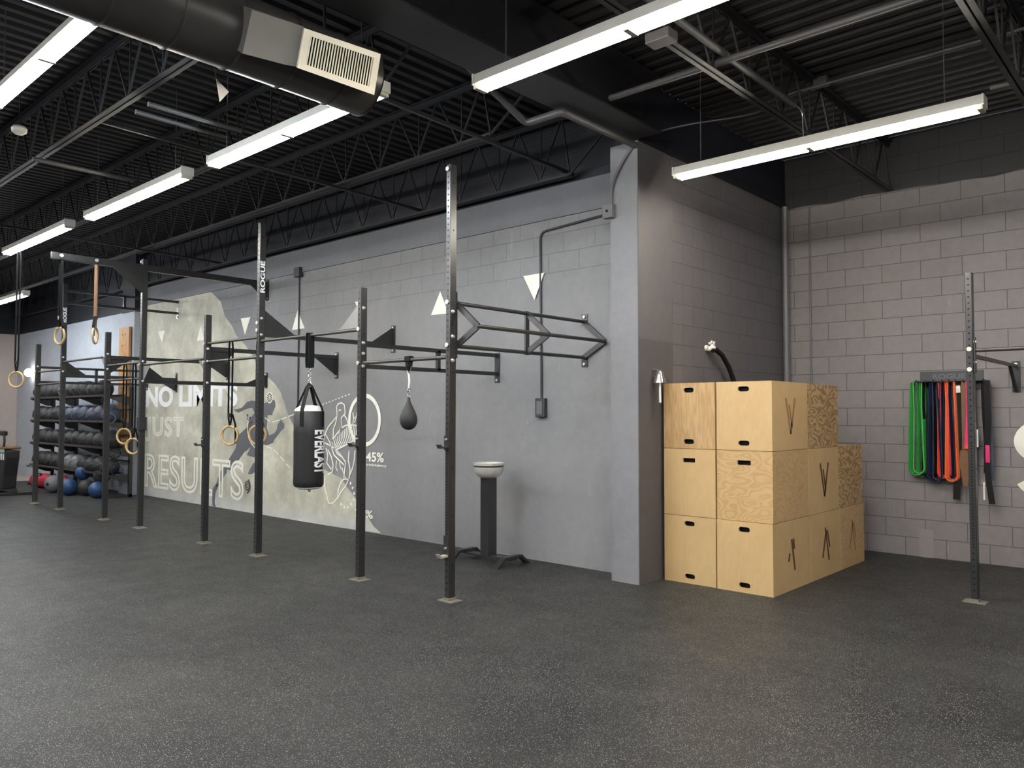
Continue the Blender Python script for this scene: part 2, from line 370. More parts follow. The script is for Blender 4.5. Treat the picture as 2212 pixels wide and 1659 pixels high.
HAND = [[(-9.057,1.648),(-9.026,1.684),(-8.954,1.702),(-8.882,1.677),(-8.86,1.574),(-8.869,1.537)],[(-9.057,1.648),(-9.044,1.525),(-9.116,1.463),(-9.242,1.375),(-9.325,1.274),(-9.355,1.148),(-9.258,1.126)],[(-9.044,1.525),(-9.074,1.426),(-9.125,1.339),(-9.133,1.228),(-9.174,1.153)],[(-8.95,1.488),(-8.89,1.537),(-8.828,1.489),(-8.786,1.404)],[(-8.95,1.488),(-8.928,1.378),(-9.009,1.279)],[(-9.014,1.598),(-8.952,1.604)],[(-9.174,1.165),(-9.071,1.254),(-8.948,1.354),(-8.847,1.392),(-8.746,1.405),(-8.607,1.394),(-8.49,1.384)],[(-9.173,1.103),(-9.047,1.058),(-8.883,1.112),(-8.703,1.177),(-8.507,1.217)],[(-8.686,1.405),(-8.668,1.49),(-8.689,1.574)],[(-8.647,1.43),(-8.609,1.514),(-8.59,1.574)],[(-8.668,1.49),(-8.57,1.526)],[(-8.548,1.383),(-8.491,1.455)],[(-9.257,1.051),(-9.17,0.955),(-9.126,0.846),(-9.146,0.747),(-9.251,0.704)],[(-9.345,1.148),(-9.354,1.048),(-9.362,0.923),(-9.371,0.798),(-9.335,0.65),(-9.311,0.502),(-9.222,0.311),(-9.117,0.319),(-9.015,0.4),(-8.996,0.523),(-8.936,0.624),(-8.876,0.664)],[(-9.046,1.046),(-8.921,0.965),(-8.839,0.895),(-8.857,0.798),(-8.876,0.676)],[(-8.761,1.055),(-8.779,0.922),(-8.737,0.803),(-8.755,0.682),(-8.834,0.57),(-8.934,0.49),(-9.014,0.388)],[(-8.632,1.059),(-8.64,0.951),(-8.677,0.83),(-8.736,0.732)],[(-9.044,0.911),(-9.063,0.812),(-9.021,0.765)],[(-8.982,0.889),(-8.939,0.794)],[(-9.173,1.103),(-9.108,0.982),(-9.003,0.925),(-8.879,0.857)],[(-9.131,1.129),(-9.046,1.009),(-8.942,0.964)],[(-8.876,0.664),(-8.755,0.67)],[(-8.919,0.819),(-8.877,0.724),(-8.835,0.678)],[(-8.664,1.214),(-8.507,1.235)],[(-8.643,1.166),(-8.486,1.147)],[(-9.258,1.126),(-9.173,1.103)],[(-9.325,1.274),(-9.238,1.188),(-9.173,1.103)],[(-9.3,1.075),(-9.256,0.977),(-9.275,0.864),(-9.167,0.783)],[(-9.153,1.166),(-9.134,1.12),(-9.057,1.076)],[(-9.111,1.191),(-9.096,1.137),(-9.022,1.085)],[(-9.07,1.217),(-9.058,1.155),(-8.988,1.095)],[(-9.029,1.242),(-9.02,1.172),(-8.953,1.104)],[(-8.988,1.268),(-8.982,1.19),(-8.919,1.114)],[(-8.947,1.293),(-8.944,1.207),(-8.884,1.123)],[(-8.907,1.318),(-8.907,1.224),(-8.85,1.132)],[(-8.866,1.343),(-8.87,1.241),(-8.816,1.142)],[(-8.826,1.368),(-8.832,1.258),(-8.782,1.151)],[(-8.786,1.392),(-8.795,1.275),(-8.749,1.16)],[(-8.746,1.402),(-8.759,1.285),(-8.715,1.169)],[(-8.706,1.401),(-8.722,1.289),(-8.682,1.178)],[(-8.666,1.4),(-8.685,1.293),(-8.648,1.187)],[(-8.627,1.398),(-8.649,1.297),(-8.615,1.196)],[(-8.587,1.397),(-8.612,1.301),(-8.582,1.205)],[(-8.548,1.396),(-8.576,1.305),(-8.549,1.214)],[(-8.509,1.395),(-8.54,1.309),(-8.516,1.223)]]
DOTS = [(-8.724,0.618),(-8.673,0.556),(-8.643,0.486),(-8.651,0.402),(-8.71,0.338),(-8.779,0.291),(-8.859,0.284),(-8.931,0.321)]

# parts given in world coordinates, stored relative to their thing's base
def root_of(o):
    while o.parent: o = o.parent
    return o
def wb(mb, name, mat, parent, **kw):
    L = root_of(parent).location
    mb.v = [(p[0]-L[0], p[1]-L[1], p[2]-L[2]) for p in mb.v]
    return mb.build(name, mat, parent, **kw)

# ------------------------------------------------------------ lamps of the room (the light of the scene)
def light_fixture(x0, y, z, label, tube='neut', group='ceiling tube fixtures', L=2.44, deck=4.68):
    """8 ft strip: x0 = left end, z = underside of the tubes"""
    t = thing('tube_light_fixture', label, 'ceiling light', (x0, y, z+.045), group)
    MB_ = MB(); prof = [(-.066, -.004), (-.045, .070), (.045, .070), (.066, -.004), (.052, .010), (-.052, .010)]
    MB_.add([(x, py_, pz_) for x in (0, L) for py_, pz_ in prof], [(0, 1, 2, 3, 4, 5)[::-1], (6, 7, 8, 9, 10, 11)]+[(i, i+6, (i+1) % 6+6, (i+1) % 6) for i in range(6)])
    MB_.build('housing', 'housing', t)
    for x in (0, L):
        MB().box((x-.006, -.062, -.010), (x+.006, .062, .068)).build('end_cap', 'housing', t)
    for yy in (-.035, .035):
        for k in (0, 1):
            MB().cyl((L*(.25+.5*k), yy, -.02), .0165, L/2-.06, 10, 'x').build('fluorescent_tube', tube, t)
    for x in (.02, L/2, L-.02):
        MB().box((x-.018, -.052, -.036), (x+.018, .052, .012)).build('lamp_holder', 'socket', t)
    for x in (.25, L-.25):
        MB().tube([(x, 0, .08), (x, 0, deck-z-.045)], .004, 5).build('hanging_chain', 'pipe', t)
    return t
light_fixture(-3.62, 6.20, 3.66, 'long tube light hanging in front of the plum block alcove', 'warm')
light_fixture(-3.68, 3.72, 3.72, 'large warm tube light at the top centre, right of the air register', 'warm')
light_fixture(-6.72, 3.38, 3.76, 'tube light partly hidden behind the end of the black round duct', 'cool')
light_fixture(-9.62, 3.36, 3.76, 'warm tube light, second from the left in the row over the pull-up rig', 'warm')
light_fixture(-12.62, 3.34, 3.76, 'cool tube light at the far left of the row over the pull-up rig', 'cool')
light_fixture(-19.0, 4.72, 3.74, 'distant tube light above the hanging ring at the left edge', 'cool', deck=4.68)
light_fixture(-7.16, 1.78, 3.96, 'bright tube light in the top left corner beside the duct', 'cool')
# unseen tube rows, behind and beside the camera, that light the floor
for i, (x, y) in enumerate([(-3.5, 1.6), (-1.0, .2), (-7.2, -.9), (-1.2, -1.9), (-9.4, -1.4), (-10.6, .6), (-1.0, 3.7), (1.6, 6.2), (2.4, 1.0), (-14.5, .4), (-2.6, -4.4), (-18.5, 1.2), (-9, -4.6), (-14, -3.6), (-20.8, 3.2), (-15.7, 3.3)]):
    light_fixture(x, y, 3.74, 'tube light behind or beside the viewpoint, %s of those out of the photo' % (ordinal(i) if i < 12 else ('thirteenth', 'fourteenth', 'fifteenth', 'sixteenth')[i-12]), 'neut', 'tube fixtures outside the photo')  # several are added to raise the light level, mainly at the far left

# ------------------------------------------------------------ the room
XL, XR, YB, ZD = -23.0, 5.0, -7.0, 4.70
WY, AY, SX = 6.40, 9.40, -3.96
struct('floor', MB().box((-20.45, YB, -.1), (XR, AY, 0)), 'floor')
struct('floor_concrete', MB().box((XL, YB, -.1), (-20.45, WY, -.006)), 'concrete')
struct('wall_back', MB().box((-15.42, WY, 0), (-4.0, WY+.2, 3.62)), 'mural')
struct('wall_back_white', MB().box((XL, WY, -.01), (-15.42, WY+.2, 3.57)), 'white_x')
struct('wall_back_navy', MB().box((XL-.2, WY+.002, 3.57), (-15.42, WY+.2, ZD)), 'navy_x')
struct('wall_back_upper', MB().box((-15.42, WY+.01, 3.62), (-4.0, WY+.2, ZD)), 'navy_x')
struct('trim_1', MB().box((-15.42, WY-.022, 3.62), (-4.27, WY+.01, 3.955)), 'band')
struct('wall_left', MB().box((XL-.2, YB, -.01), (XL, WY, 3.57)), 'white_y')
struct('wall_left_upper', MB().box((XL-.2, YB, 3.57), (XL-.002, WY, ZD)), 'navy_y')
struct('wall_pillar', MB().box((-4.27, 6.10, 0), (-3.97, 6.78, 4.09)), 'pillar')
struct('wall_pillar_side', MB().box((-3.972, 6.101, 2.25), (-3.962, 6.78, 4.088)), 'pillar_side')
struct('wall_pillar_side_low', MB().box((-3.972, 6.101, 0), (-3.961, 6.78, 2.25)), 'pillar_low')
struct('wall_pillar_top', MB().box((-4.22, 6.11, 4.09), (SX-.005, WY+.2, ZD)), 'navy_x')
struct('wall_pillar_white', MB().box((-15.97, 6.22, 0), (-15.38, WY+.02, 3.50)), 'white_x')
struct('wall_pillar_dark', MB().box((-15.97, 6.222, 3.50), (-15.38, WY+.02, ZD)), 'navy_x')
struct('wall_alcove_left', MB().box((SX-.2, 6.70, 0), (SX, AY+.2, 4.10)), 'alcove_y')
struct('wall_alcove_left_upper', MB().box((SX-.2, 6.60, 4.10), (SX-.01, AY+.2, ZD)), 'navy_y')
struct('wall_alcove', MB().box((SX, AY, 0), (XR, AY+.2, ZD)), 'alcove')
struct('wall_right', MB().box((XR, YB, 0), (XR+.2, AY, ZD)), 'room')
struct('wall_behind', MB().box((XL, YB-.2, 0), (XR, YB, ZD)), 'room')
struct('trim_2', MB().box((SX-.02, 6.60, 4.085), (SX+.05, AY-.05, 4.125)), 'steel')
def deck(x0, x1, y0, y1, along, per=.152, d=.038):
    mb = MB(); vs = []; fs = []
    a0, a1 = (x0, x1) if along == 'y' else (y0, y1); n = int((a1-a0)/per); prof = []
    for i in range(n):
        s = a0+i*per
        prof += [(s, 0), (s+per*.42, 0), (s+per*.5, d), (s+per*.92, d)]
    prof.append((a0+n*per, 0))
    for (s, h) in prof:
        if along == 'y': vs += [(s, y0, ZD-.04+h), (s, y1, ZD-.04+h)]
        else: vs += [(x0, s, ZD-.04+h), (x1, s, ZD-.04+h)]
    for i in range(len(prof)-1): fs.append((2*i, 2*i+1, 2*i+3, 2*i+2))
    mb.add(vs, fs); mb.box((x0, y0, ZD+.01), (x1, y1, ZD+.06)); return mb
struct('ceiling', deck(XL, -3.95, YB, WY, 'y'), 'deck')
struct('ceiling_alcove', deck(-3.95, XR, YB, AY, 'x'), 'deck')

# ------------------------------------------------------------ steel joists
def joist(a0, a1, c, axis, label, zb=4.07, zt=4.64, b1=None, panel=.61, group='ceiling joists'):
    f = (lambda s, o, z: (s, c+o, z)) if axis == 'x' else (lambda s, o, z: (c+o, s, z))
    t = thing('steel_joist', label, 'ceiling joist', f((a0+a1)/2, 0, zb), group)
    b1 = a1 if b1 is None else b1
    for o in (-.026, .026):
        m = MB(); m.bar(f(a0, o, zb+.014), f(b1, o, zb+.014), .036, .005) ; m.bar(f(a0, o*.35, zb+.03), f(b1, o*.35, zb+.03), .005, .04); wb(m, 'bottom_chord', 'steel', t)
        m = MB(); m.bar(f(a0, o, zt), f(a1, o, zt), .042, .006); m.bar(f(a0, o*.35, zt-.025), f(a1, o*.35, zt-.025), .006, .06); wb(m, 'top_chord', 'steel', t)
    m = MB(); s = a0; k = 0
    while s < b1-.01:
        e = min(s+panel/2, b1)
        zs, ze = ((zb+.03, zt-.02) if k % 2 == 0 else (zt-.02, zb+.03))
        m.bar(f(s, 0, zs), f(e, 0, ze), .016, .016)
        if k % 2 == 0: m.bar(f(s+.03, 0, zb+.03), f(s+.03, 0, zt-.02), .011, .011)
        s = e; k += 1
    if b1 < a1: m.bar(f(b1, 0, zb+.03), f(a1-.02, 0, zt-.03), .018, .018)
    wb(m, 'web', 'steel', t); return t
JL = {2.55: 'heavy black roof joist crossing the upper left, below the bright corner light', 3.82: 'black roof joist running just behind the row of tube lights',
      5.10: 'long black roof joist with zigzag webs directly over the pull-up rig', 6.27: 'black roof joist lying along the top of the mural wall'}
for y, l in JL.items(): joist(XL+.01, -4.10, y, 'x', l, b1=-4.89, zb=4.07 if y < 6 else 3.965)
for i, y in enumerate((1.28, .01, -1.26, -2.53)): joist(XL+.01, -4.10, y, 'x', 'black roof joist out of sight over the left of the gym, %s toward the viewer' % ordinal(i), b1=-4.89)
JR = {-2.74: 'black roof joist running into the plum alcove wall above the tube light', -1.11: 'black roof joist in the top right corner', .52: 'black roof joist right of the photo, over the side of the alcove', 2.15: 'black roof joist furthest right, outside the photo'}
for x, l in JR.items(): joist(YB+.01, AY-.01, x, 'y', l)
# girder with wide bottom flange that bears on the pillar
t = thing('steel_girder', 'wide black steel girder running from the top centre to the grey pillar', 'girder', (-3.9, -.5, 4.10))
wb(MB().box((-4.09, YB+.01, 4.10), (-3.71, 6.10, 4.118)), 'bottom_flange', 'steel', t)
wb(MB().box((-3.906, YB+.01, 4.118), (-3.894, 6.10, 4.60)), 'web', 'steel', t)
wb(MB().box((-4.09, YB+.01, 4.60), (-3.71, 6.10, 4.618)), 'top_flange', 'steel', t)
# bridging bars between the joists
for x, lab in ((-4.93, 'thin brace from the joist over the rig down to the wall, nearest the pillar'), (-7.2, 'thin brace between the joists above the heavy bag'), (-12.2, 'thin brace between the joists at the left end of the mural')):
    o = MB().bar((x, 2.6, 4.10), (x, 6.38, 4.03), .03, .03).build('joist_brace', 'steel'); tag(o, lab, 'brace', 'bridging bars between joists')
# conduits along Y under the left joists
for x, y0, y1, lab in ((-6.30, 2.62, 3.42, 'upper of the two grey ceiling conduits left of the hanging paper flag'), (-6.54, 2.62, 3.40, 'lower of the two grey ceiling conduits left of the hanging paper flag'), (-8.50, 2.45, 3.40, 'single grey ceiling conduit ending over the warm second tube light')):
    o = MB().tube([(x, y0, 4.02), (x, y1, 4.02)], .022, 8).build('ceiling_conduit', 'pipe', sm=True); tag(o, lab, 'pipe', 'ceiling conduits')
def pipe(pts, r, name, mat, lab, cat='pipe', bendr=.06, n=10):
    P = [Vector(p) for p in pts]; out = [P[0]]
    for i in range(1, len(P)-1):
        a = (P[i-1]-P[i]).normalized(); b = (P[i+1]-P[i]).normalized()
        for k in range(6):
            s = k/5; out.append(P[i]+a*bendr*(1-s)**2+b*bendr*s**2)
    out.append(P[-1]); o = MB().tube(out, r, n).build(name, mat, sm=True)
    return tag(o, lab, cat)
pipe([(-4.42, 4.30, 4.36), (-4.39, 5.02, 4.055), (-4.0, 5.02, 4.055), (-3.98, 6.09, 4.045)], .032, 'steel_pipe', 'pipe', 'grey pipe with a double bend running into the top of the pillar')
pipe([(-3.69, 5.27, 4.16), (XR-.02, 5.27, 4.16)], .026, 'steel_pipe', 'pipe', 'straight grey pipe crossing the ceiling above the alcove, behind the large warm light')
pipe([(-2.9, 6.98, 4.5), (XR-.02, 6.98, 4.5)], .014, 'electrical_conduit', 'pipe', 'thin conduit crossing the ceiling deck above the alcove tube light')
pipe([(-1.3, 7.05, 4.13), (XR-.02, 7.05, 4.13)], .02, 'electrical_conduit', 'pipe', 'thin conduit at the right edge behind the end of the alcove light')
pipe([(-4.0, 6.08, 4.12), (-3.5, 6.2, 4.15), (-2.98, 6.42, 4.17), (-2.80, 6.9, 4.45)], .008, 'electrical_cable', 'pipe', 'thin cable sagging from the pillar top toward the alcove joist', bendr=.1)
pipe([(-2.66, 2.6, 4.22), (-2.66, 6.52, 4.20)], .028, 'ceiling_conduit', 'pipe', 'grey channel hung beside the alcove joist, with a chain at its end')
pipe([(-2.66, 6.50, 4.2), (-2.62, 6.6, 4.17), (-2.62, 6.62, 3.95)], .007, 'hanging_chain', 'chrome', 'short chain dangling from the end of the grey ceiling channel', 'chain')
for (x, y, z, l) in ((-2.69, 4.43, 4.034, 'grey junction box beside the joist above the large warm light'), (-2.70, 7.2, 4.62, 'pale flat junction box on the ceiling over the alcove tube light')):
    o = MB().box((x-.09, y-.06, z-.035), (x+.09, y+.06, z+.035)).build('junction_box', 'pipe', bev=.006); tag(o, l, 'junction box')
t = thing('smoke_detector', 'ivory smoke detector hanging at the left edge of the ceiling', 'smoke detector', (-8.0, 2.19, 4.12))
MB().lathe([(.035, -.05), (.06, -.03), (.065, .0), (.05, .02)]).build('detector_body', 'ivory', t, sm=True)
MB().tube([(0, 0, .02), (0, 0, .54)], .006, 6).build('stem', 'steel', t)

# ------------------------------------------------------------ round duct with register
t = thing('air_duct', 'big black round air duct at the top left with a cream register', 'duct', (-4.36, -1.8, 3.85))
m = MB(); m.cyl((-4.36, -1.85, 3.85), .228, 10.24, 40, 'y'); wb(m, 'duct_body', 'duct', t, sm=True)
for k in range(24):
    y = 3.0-k*.36; m = MB(); m.lathe([(.229, -.006), (.236, 0), (.229, .006)], (-4.36, y, 3.85), 40, 'y'); wb(m, 'duct_seam', 'duct', t, sm=True)
m = MB(); m.lathe([(.05, .03), (.15, .02), (.236, 0)], (-4.36, 3.27, 3.85), 36, 'y'); wb(m, 'end_cap', 'duct', t, sm=True)
th = math.radians(8); ex = Vector((math.cos(th), 0, -math.sin(th))); 
def boxq(q, depth, name, mat):    # four corners (y, z) on the tilted side plane, given depth back toward the duct
    mb = MB(); f = [Vector((x, y, z)) for x, y, z in q]; b = [Vector((min(p.x-depth, -4.2), p.y, p.z)) for p in f]
    mb.add(f+b, [(0, 1, 2, 3), (7, 6, 5, 4), (0, 4, 5, 1), (1, 5, 6, 2), (2, 6, 7, 3), (3, 7, 4, 0)]); return wb(mb, name, mat, t)
NT = Vector((math.cos(math.radians(30)), 0, -math.sin(math.radians(30))))
def boxq(q, name, mat):      # a face tilted toward the floor, run back into the round duct
    mb = MB(); f = [Vector(p) for p in q]; b = [p-NT*.13 for p in f]
    mb.add(f+b, [(0, 1, 2, 3), (7, 6, 5, 4), (0, 4, 5, 1), (1, 5, 6, 2), (2, 6, 7, 3), (3, 7, 4, 0)]); return wb(mb, name, mat, t)
boxq([(-4.035, 2.247, 3.847), (-4.027, 2.480, 3.861), (-4.145, 2.522, 3.656), (-4.157, 2.258, 3.636)], 'takeoff_box', 'duct_grey')
boxq([(-4.027, 2.480, 3.861), (-4.014, 2.574, 3.862), (-4.129, 2.599, 3.663), (-4.145, 2.522, 3.656)], 'takeoff_box', 'duct_grey')
boxq([(-4.019, 2.577, 3.854), (-4.001, 3.122, 3.885), (-4.124, 3.167, 3.671), (-4.129, 2.599, 3.663)], 'takeoff_box', 'duct_grey')
A, B, C_, D = [Vector(p) for p in ((-4.019, 2.570, 3.858), (-4.001, 3.127, 3.889), (-4.124, 3.172, 3.667), (-4.129, 2.594, 3.659))]
def rp(u, v, w=0.0): return (A*(1-u)+B*u)*(1-v)+(D*(1-u)+C_*u)*v+NT*(.012+w)
m = MB(); m.prism([[(0, 0), (1, 0), (1, 1), (0, 1)], [(.085, .14), (.085, .85), (.915, .85), (.915, .14)]], rp, .016, -.010)
reg = wb(m, 'register_frame', 'reg', t)
m = MB()
for k in range(24):
    u = .10+.80*k/23; m.add([rp(u-.012, .13, .003), rp(u+.008, .13, -.004), rp(u+.008, .86, -.004), rp(u-.012, .86, .003), rp(u-.009, .13, .006), rp(u+.011, .13, -.001), rp(u+.011, .86, -.001), rp(u-.009, .86, .006)], [(0, 3, 2, 1), (4, 5, 6, 7), (0, 1, 5, 4), (1, 2, 6, 5), (2, 3, 7, 6), (3, 0, 4, 7)])
wb(m, 'register_louvres', 'reg', reg)
wb(MB().add([rp(.05, .1, -.0105), rp(.95, .1, -.0105), rp(.95, .9, -.0105), rp(.05, .9, -.0105)], [(0, 1, 2, 3)]), 'throat_shade', 'hole', reg)  # black sheet painted in for the shaded opening behind the louvres
for y in (2.95, .4, -2.2, -4.6):
    wb(MB().tube([(-4.36, y, 4.07), (-4.36, y, 4.66)], .009, 6), 'hanger_rod', 'steel', t)
pipe([(-4.60, -3, 3.745), (-4.60, 2.34, 3.745)], .010, 'electrical_conduit', 'pipe', 'thin pale conduit running along the lower edge of the round duct')
t = thing('paper_flag', 'small white triangular paper hanging under the round duct', 'paper flag', (-4.6, 2.36, 3.5))
wb(MB().prism([[(2.325, 3.635), (2.41, 3.58), (2.35, 3.497)]], lambda u, v, w: (-4.6+w, u, v), .002), 'flag_sheet', 'flag', t)
wb(MB().tube([(-4.6, 2.31, 3.74), (-4.6, 2.325, 3.635)], .003, 5), 'hanging_thread', 'strap', t)

# ------------------------------------------------------------ the painted mural
mur = thing('wall_mural', 'painted mural with slogan, runner and robot hand on the back wall', 'mural', (-12, WY, 0))
def onwall(u, v, w): return (u, WY-w, v)
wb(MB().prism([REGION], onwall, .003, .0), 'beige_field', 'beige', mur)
for k, tr in enumerate(TRI): wb(MB().prism([tr], onwall, .002, .004 if k != 6 else .016), 'painted_triangle', 'mwhite', mur)
for pl in RUN: wb(MB().prism([pl], onwall, .002, .0032), 'runner_figure', 'mgrey', mur)
def wtext(txt, x0, x1, z0, z1, mat, **kw):
    o0 = kw.pop('lift', .006); d = kw.pop('thick', .0015)
    L = mur.location
    def f(u, v, w): return (x0+(x1-x0)*u-L[0], WY-o0-d*w-L[1], z0+(z1-z0)*v-L[2])
    return put_text(txt, f, 'lettering', mat, mur, **kw)
wtext('NO LIMITS', -15.22, -11.76, 1.665, 2.05, 'ltr', offset=.045)
wtext('JUST', -15.2, -13.63, 1.02, 1.49, 'mpale', outline=.030, offset=.03, space=1.1)
wtext('RESULTS', -15.21, -11.53, .16, .80, 'mpale', outline=.026, offset=.03, space=1.02)
wtext('45%', -8.39, -8.02, .925, 1.05, 'mwhite', offset=.02)
wtext('consistency', -8.47, -7.96, .855, .90, 'mwhite', offset=.015)
wtext('20%', -8.62, -8.24, .18, .29, 'mwhite', offset=.02)
def stroke(pts, w, mat='mwhite', name='robot_hand_line', off=.006):
    wb(MB().tube([(x, WY-off, z) for x, z in pts], 0, flat=(w, .0015, (1, 0, .01)) if False else None) if False else flatline(pts, w, off), name, mat, mur)
def flatline(pts, w, off, closed=False):
    """a painted line of width w on the wall through (x, z) points"""
    P = [Vector((p[0], p[1])) for p in pts]; n = len(P); vs = []; fs = []
    for i, p in enumerate(P):
        a = P[i-1] if (i or closed) else P[i]; b = P[(i+1) % n] if (i < n-1 or closed) else P[i]
        d = (b-a).normalized(); q = Vector((-d.y, d.x))*w/2
        for s in (1, -1):
            for o in (off, off+.0015): vs.append((p.x+q.x*s, WY-o, p.y+q.y*s))
    for i in range(n if closed else n-1):
        a, b = 4*i, 4*((i+1) % n)
        fs += [(a+1, b+1, b+3, a+3), (a, a+2, b+2, b), (a, b, b+1, a+1), (a+2, a+3, b+3, b+2)]
    mb = MB(); mb.add(vs, fs); return mb
hand = MB()
for pl in HAND:
    q = flatline(pl, .022 if len(pl) > 3 else .017, .0065); hand.add(q.v, q.f)
wb(hand, 'robot_hand_drawing', 'mwhite', mur)
for i, pl in enumerate(RL): wb(flatline(pl, .018 if i == 0 else .014, .0066), 'guide_line', 'mpale', mur)
circ = lambda cx, cz, r, n=48, a0=0, a1=2*PI: [(cx+r*math.cos(a0+(a1-a0)*k/n), cz+r*math.sin(a0+(a1-a0)*k/n)) for k in range(n)]
wb(flatline(circ(-8.437, 1.468, .325), .055, .0068, True), 'white_ring', 'mwhite', mur)
g = MB(); g.prism([circ(-10.793, 1.796, .088, 24)], onwall, .0015, .0066); wb(g, 'gear_disc', 'mwhite', mur)
for (cx, cz, rs) in ((-10.793, 1.796, (.025, .05)), (-11.42, .416, (.03, .06))):
    g = MB()
    for r in rs:
        q = flatline(circ(cx, cz, r, 24), .011, .009, True); g.add(q.v, q.f)
    for k in range(12):
        a = 2*PI*k/12; q = flatline([(cx+math.cos(a)*rs[1]*1.1, cz+math.sin(a)*rs[1]*1.1), (cx+math.cos(a)*rs[1]*1.45, cz+math.sin(a)*rs[1]*1.45)], .014, .009); g.add(q.v, q.f)
    wb(g, 'gear_drawing', 'mnavy', mur)
g = MB()
for k in range(9):
    a = -1.3+.28*k; q = flatline([(-11.44+.10*math.cos(a), .416+.10*math.sin(a)), (-11.44+.125*math.cos(a), .416+.125*math.sin(a))], .022, .009); g.add(q.v, q.f)
q = flatline(circ(-11.50, 1.31, .17, 12, .2, 1.4), .014, .009); g.add(q.v, q.f)
for k in range(3):
    a = .5+.4*k; q = flatline([(-11.5+.2*math.cos(a), 1.31+.2*math.sin(a)), (-11.5+.24*math.cos(a), 1.31+.24*math.sin(a))], .03, .009); g.add(q.v, q.f)
wb(g, 'dial_marks', 'mnavy', mur)
d = MB()
for k in range(12):
    x, z = -9.60+.82*k/11, 1.637+.175*k/11; q = flatline([(x-.018, z-.004), (x+.018, z+.004)], .016, .0066); d.add(q.v, q.f)
for (x, z) in DOTS: d.prism([circ(x, z, .020, 12)], onwall, .0015, .0066)
wb(d, 'dotted_line', 'mwhite', mur)
# corner of the next painted letter at the right edge of the alcove wall
lt = thing('wall_lettering', 'edge of a large white painted letter at the right border', 'wall lettering', (-1.4, AY, 1.1))
s = [(-1.20+.33*math.cos(a), 1.28+.20*math.sin(a)) for a in [math.radians(x) for x in range(20, 271, 10)]]
s += [(-1.20+.33*math.cos(a), .93+.19*math.sin(a)) for a in [math.radians(x) for x in range(85, -175, -10)]]
q = flatline(s, .13, .003); q.v = [(p[0], p[1]+AY-WY, p[2]) for p in q.v]; wb(q, 'letter_stroke', 'mwhite', lt)

# ------------------------------------------------------------ conduits and boxes on the walls
def conduit(pts, r, label, mat='wallpipe', boxes=(), cat='conduit'):
    t = thing('wall_conduit', label, cat, pts[-1])
    P = [Vector(p) for p in pts]; out = [P[0]]
    for i in range(1, len(P)-1):
        a = (P[i-1]-P[i]).normalized(); b = (P[i+1]-P[i]).normalized()
        for k in range(6): sN = k/5; out.append(P[i]+a*.09*(1-sN)**2+b*.09*sN**2)
    out.append(P[-1]); wb(MB().tube(out, r, 8), 'conduit_tube', mat, t, sm=True)
    for (c, sx, sy, sz, nm) in boxes:
        wb(MB().box((c[0]-sx/2, c[1]-sy, c[2]-sz/2), (c[0]+sx/2, c[1], c[2]+sz/2)), nm, mat, t, bev=.006)
    return t
t = conduit([(-4.28, WY-.014, 3.56), (-5.385, WY-.014, 3.50), (-5.365, WY-.014, 1.70)], .0125, 'grey conduit bending down to a switch box right of the tallest post', 'darkpipe', [((-5.362, WY, 1.62), .13, .05, .20, 'switch_box')])
wb(MB().box((-5.40, WY-.056, 1.55), (-5.325, WY-.05, 1.69)), 'switch_cover', 'wallpipe', t)
t = conduit([(-10.01, WY-.014, 3.62), (-10.01, WY-.014, 1.66)], .0125, 'grey conduit dropping behind the heavy bag from a square box', 'darkpipe', [((-9.99, WY-.02, 3.62), .14, .06, .14, 'junction_box')])
t = conduit([(-3.99, 6.085, 4.06), (-4.12, 6.085, 3.92), (-4.245, 6.085, 3.73), (-4.25, 6.085, 3.52)], .016, 'curved conduit ending in a pale box on the top of the grey pillar', 'wallpipe', [((-4.27, 6.10, 3.47), .11, .06, .13, 'outlet_box')])
wb(MB().cyl((-4.27, 6.038, 3.47), .014, .006, 12, 'y'), 'outlet_hole', 'hole', t)
t = conduit([(-3.905, 9.26, 4.08), (-3.905, 9.26, .02)], .038, 'thick vertical pipe in the dark corner of the alcove')
t = conduit([(-3.655, AY-.016, 4.06), (-3.655, AY-.016, .3)], .011, 'thin vertical conduit on the alcove wall beside the corner pipe', 'wallpipe')
o = MB().box((-2.50, AY-.006, 0), (-2.36, AY, .30)).build('wall_patch', 'patch'); tag(o, 'pale rectangular patch at the foot of the alcove wall', 'wall patch')
t = thing('wall_lamp', 'small glowing white globe lamp at the far left of the white wall', 'lamp', (-21.78, WY-.1, 2.55))
MB().ball((0, 0, 0), .10, 16).build('lamp_globe', emis('globe glow', (1, .97, .9, 1), 3.0), t, sm=True)
MB().cyl((0, .06, 0), .05, .09, 12, 'y').build('lamp_base', 'ivory', t)

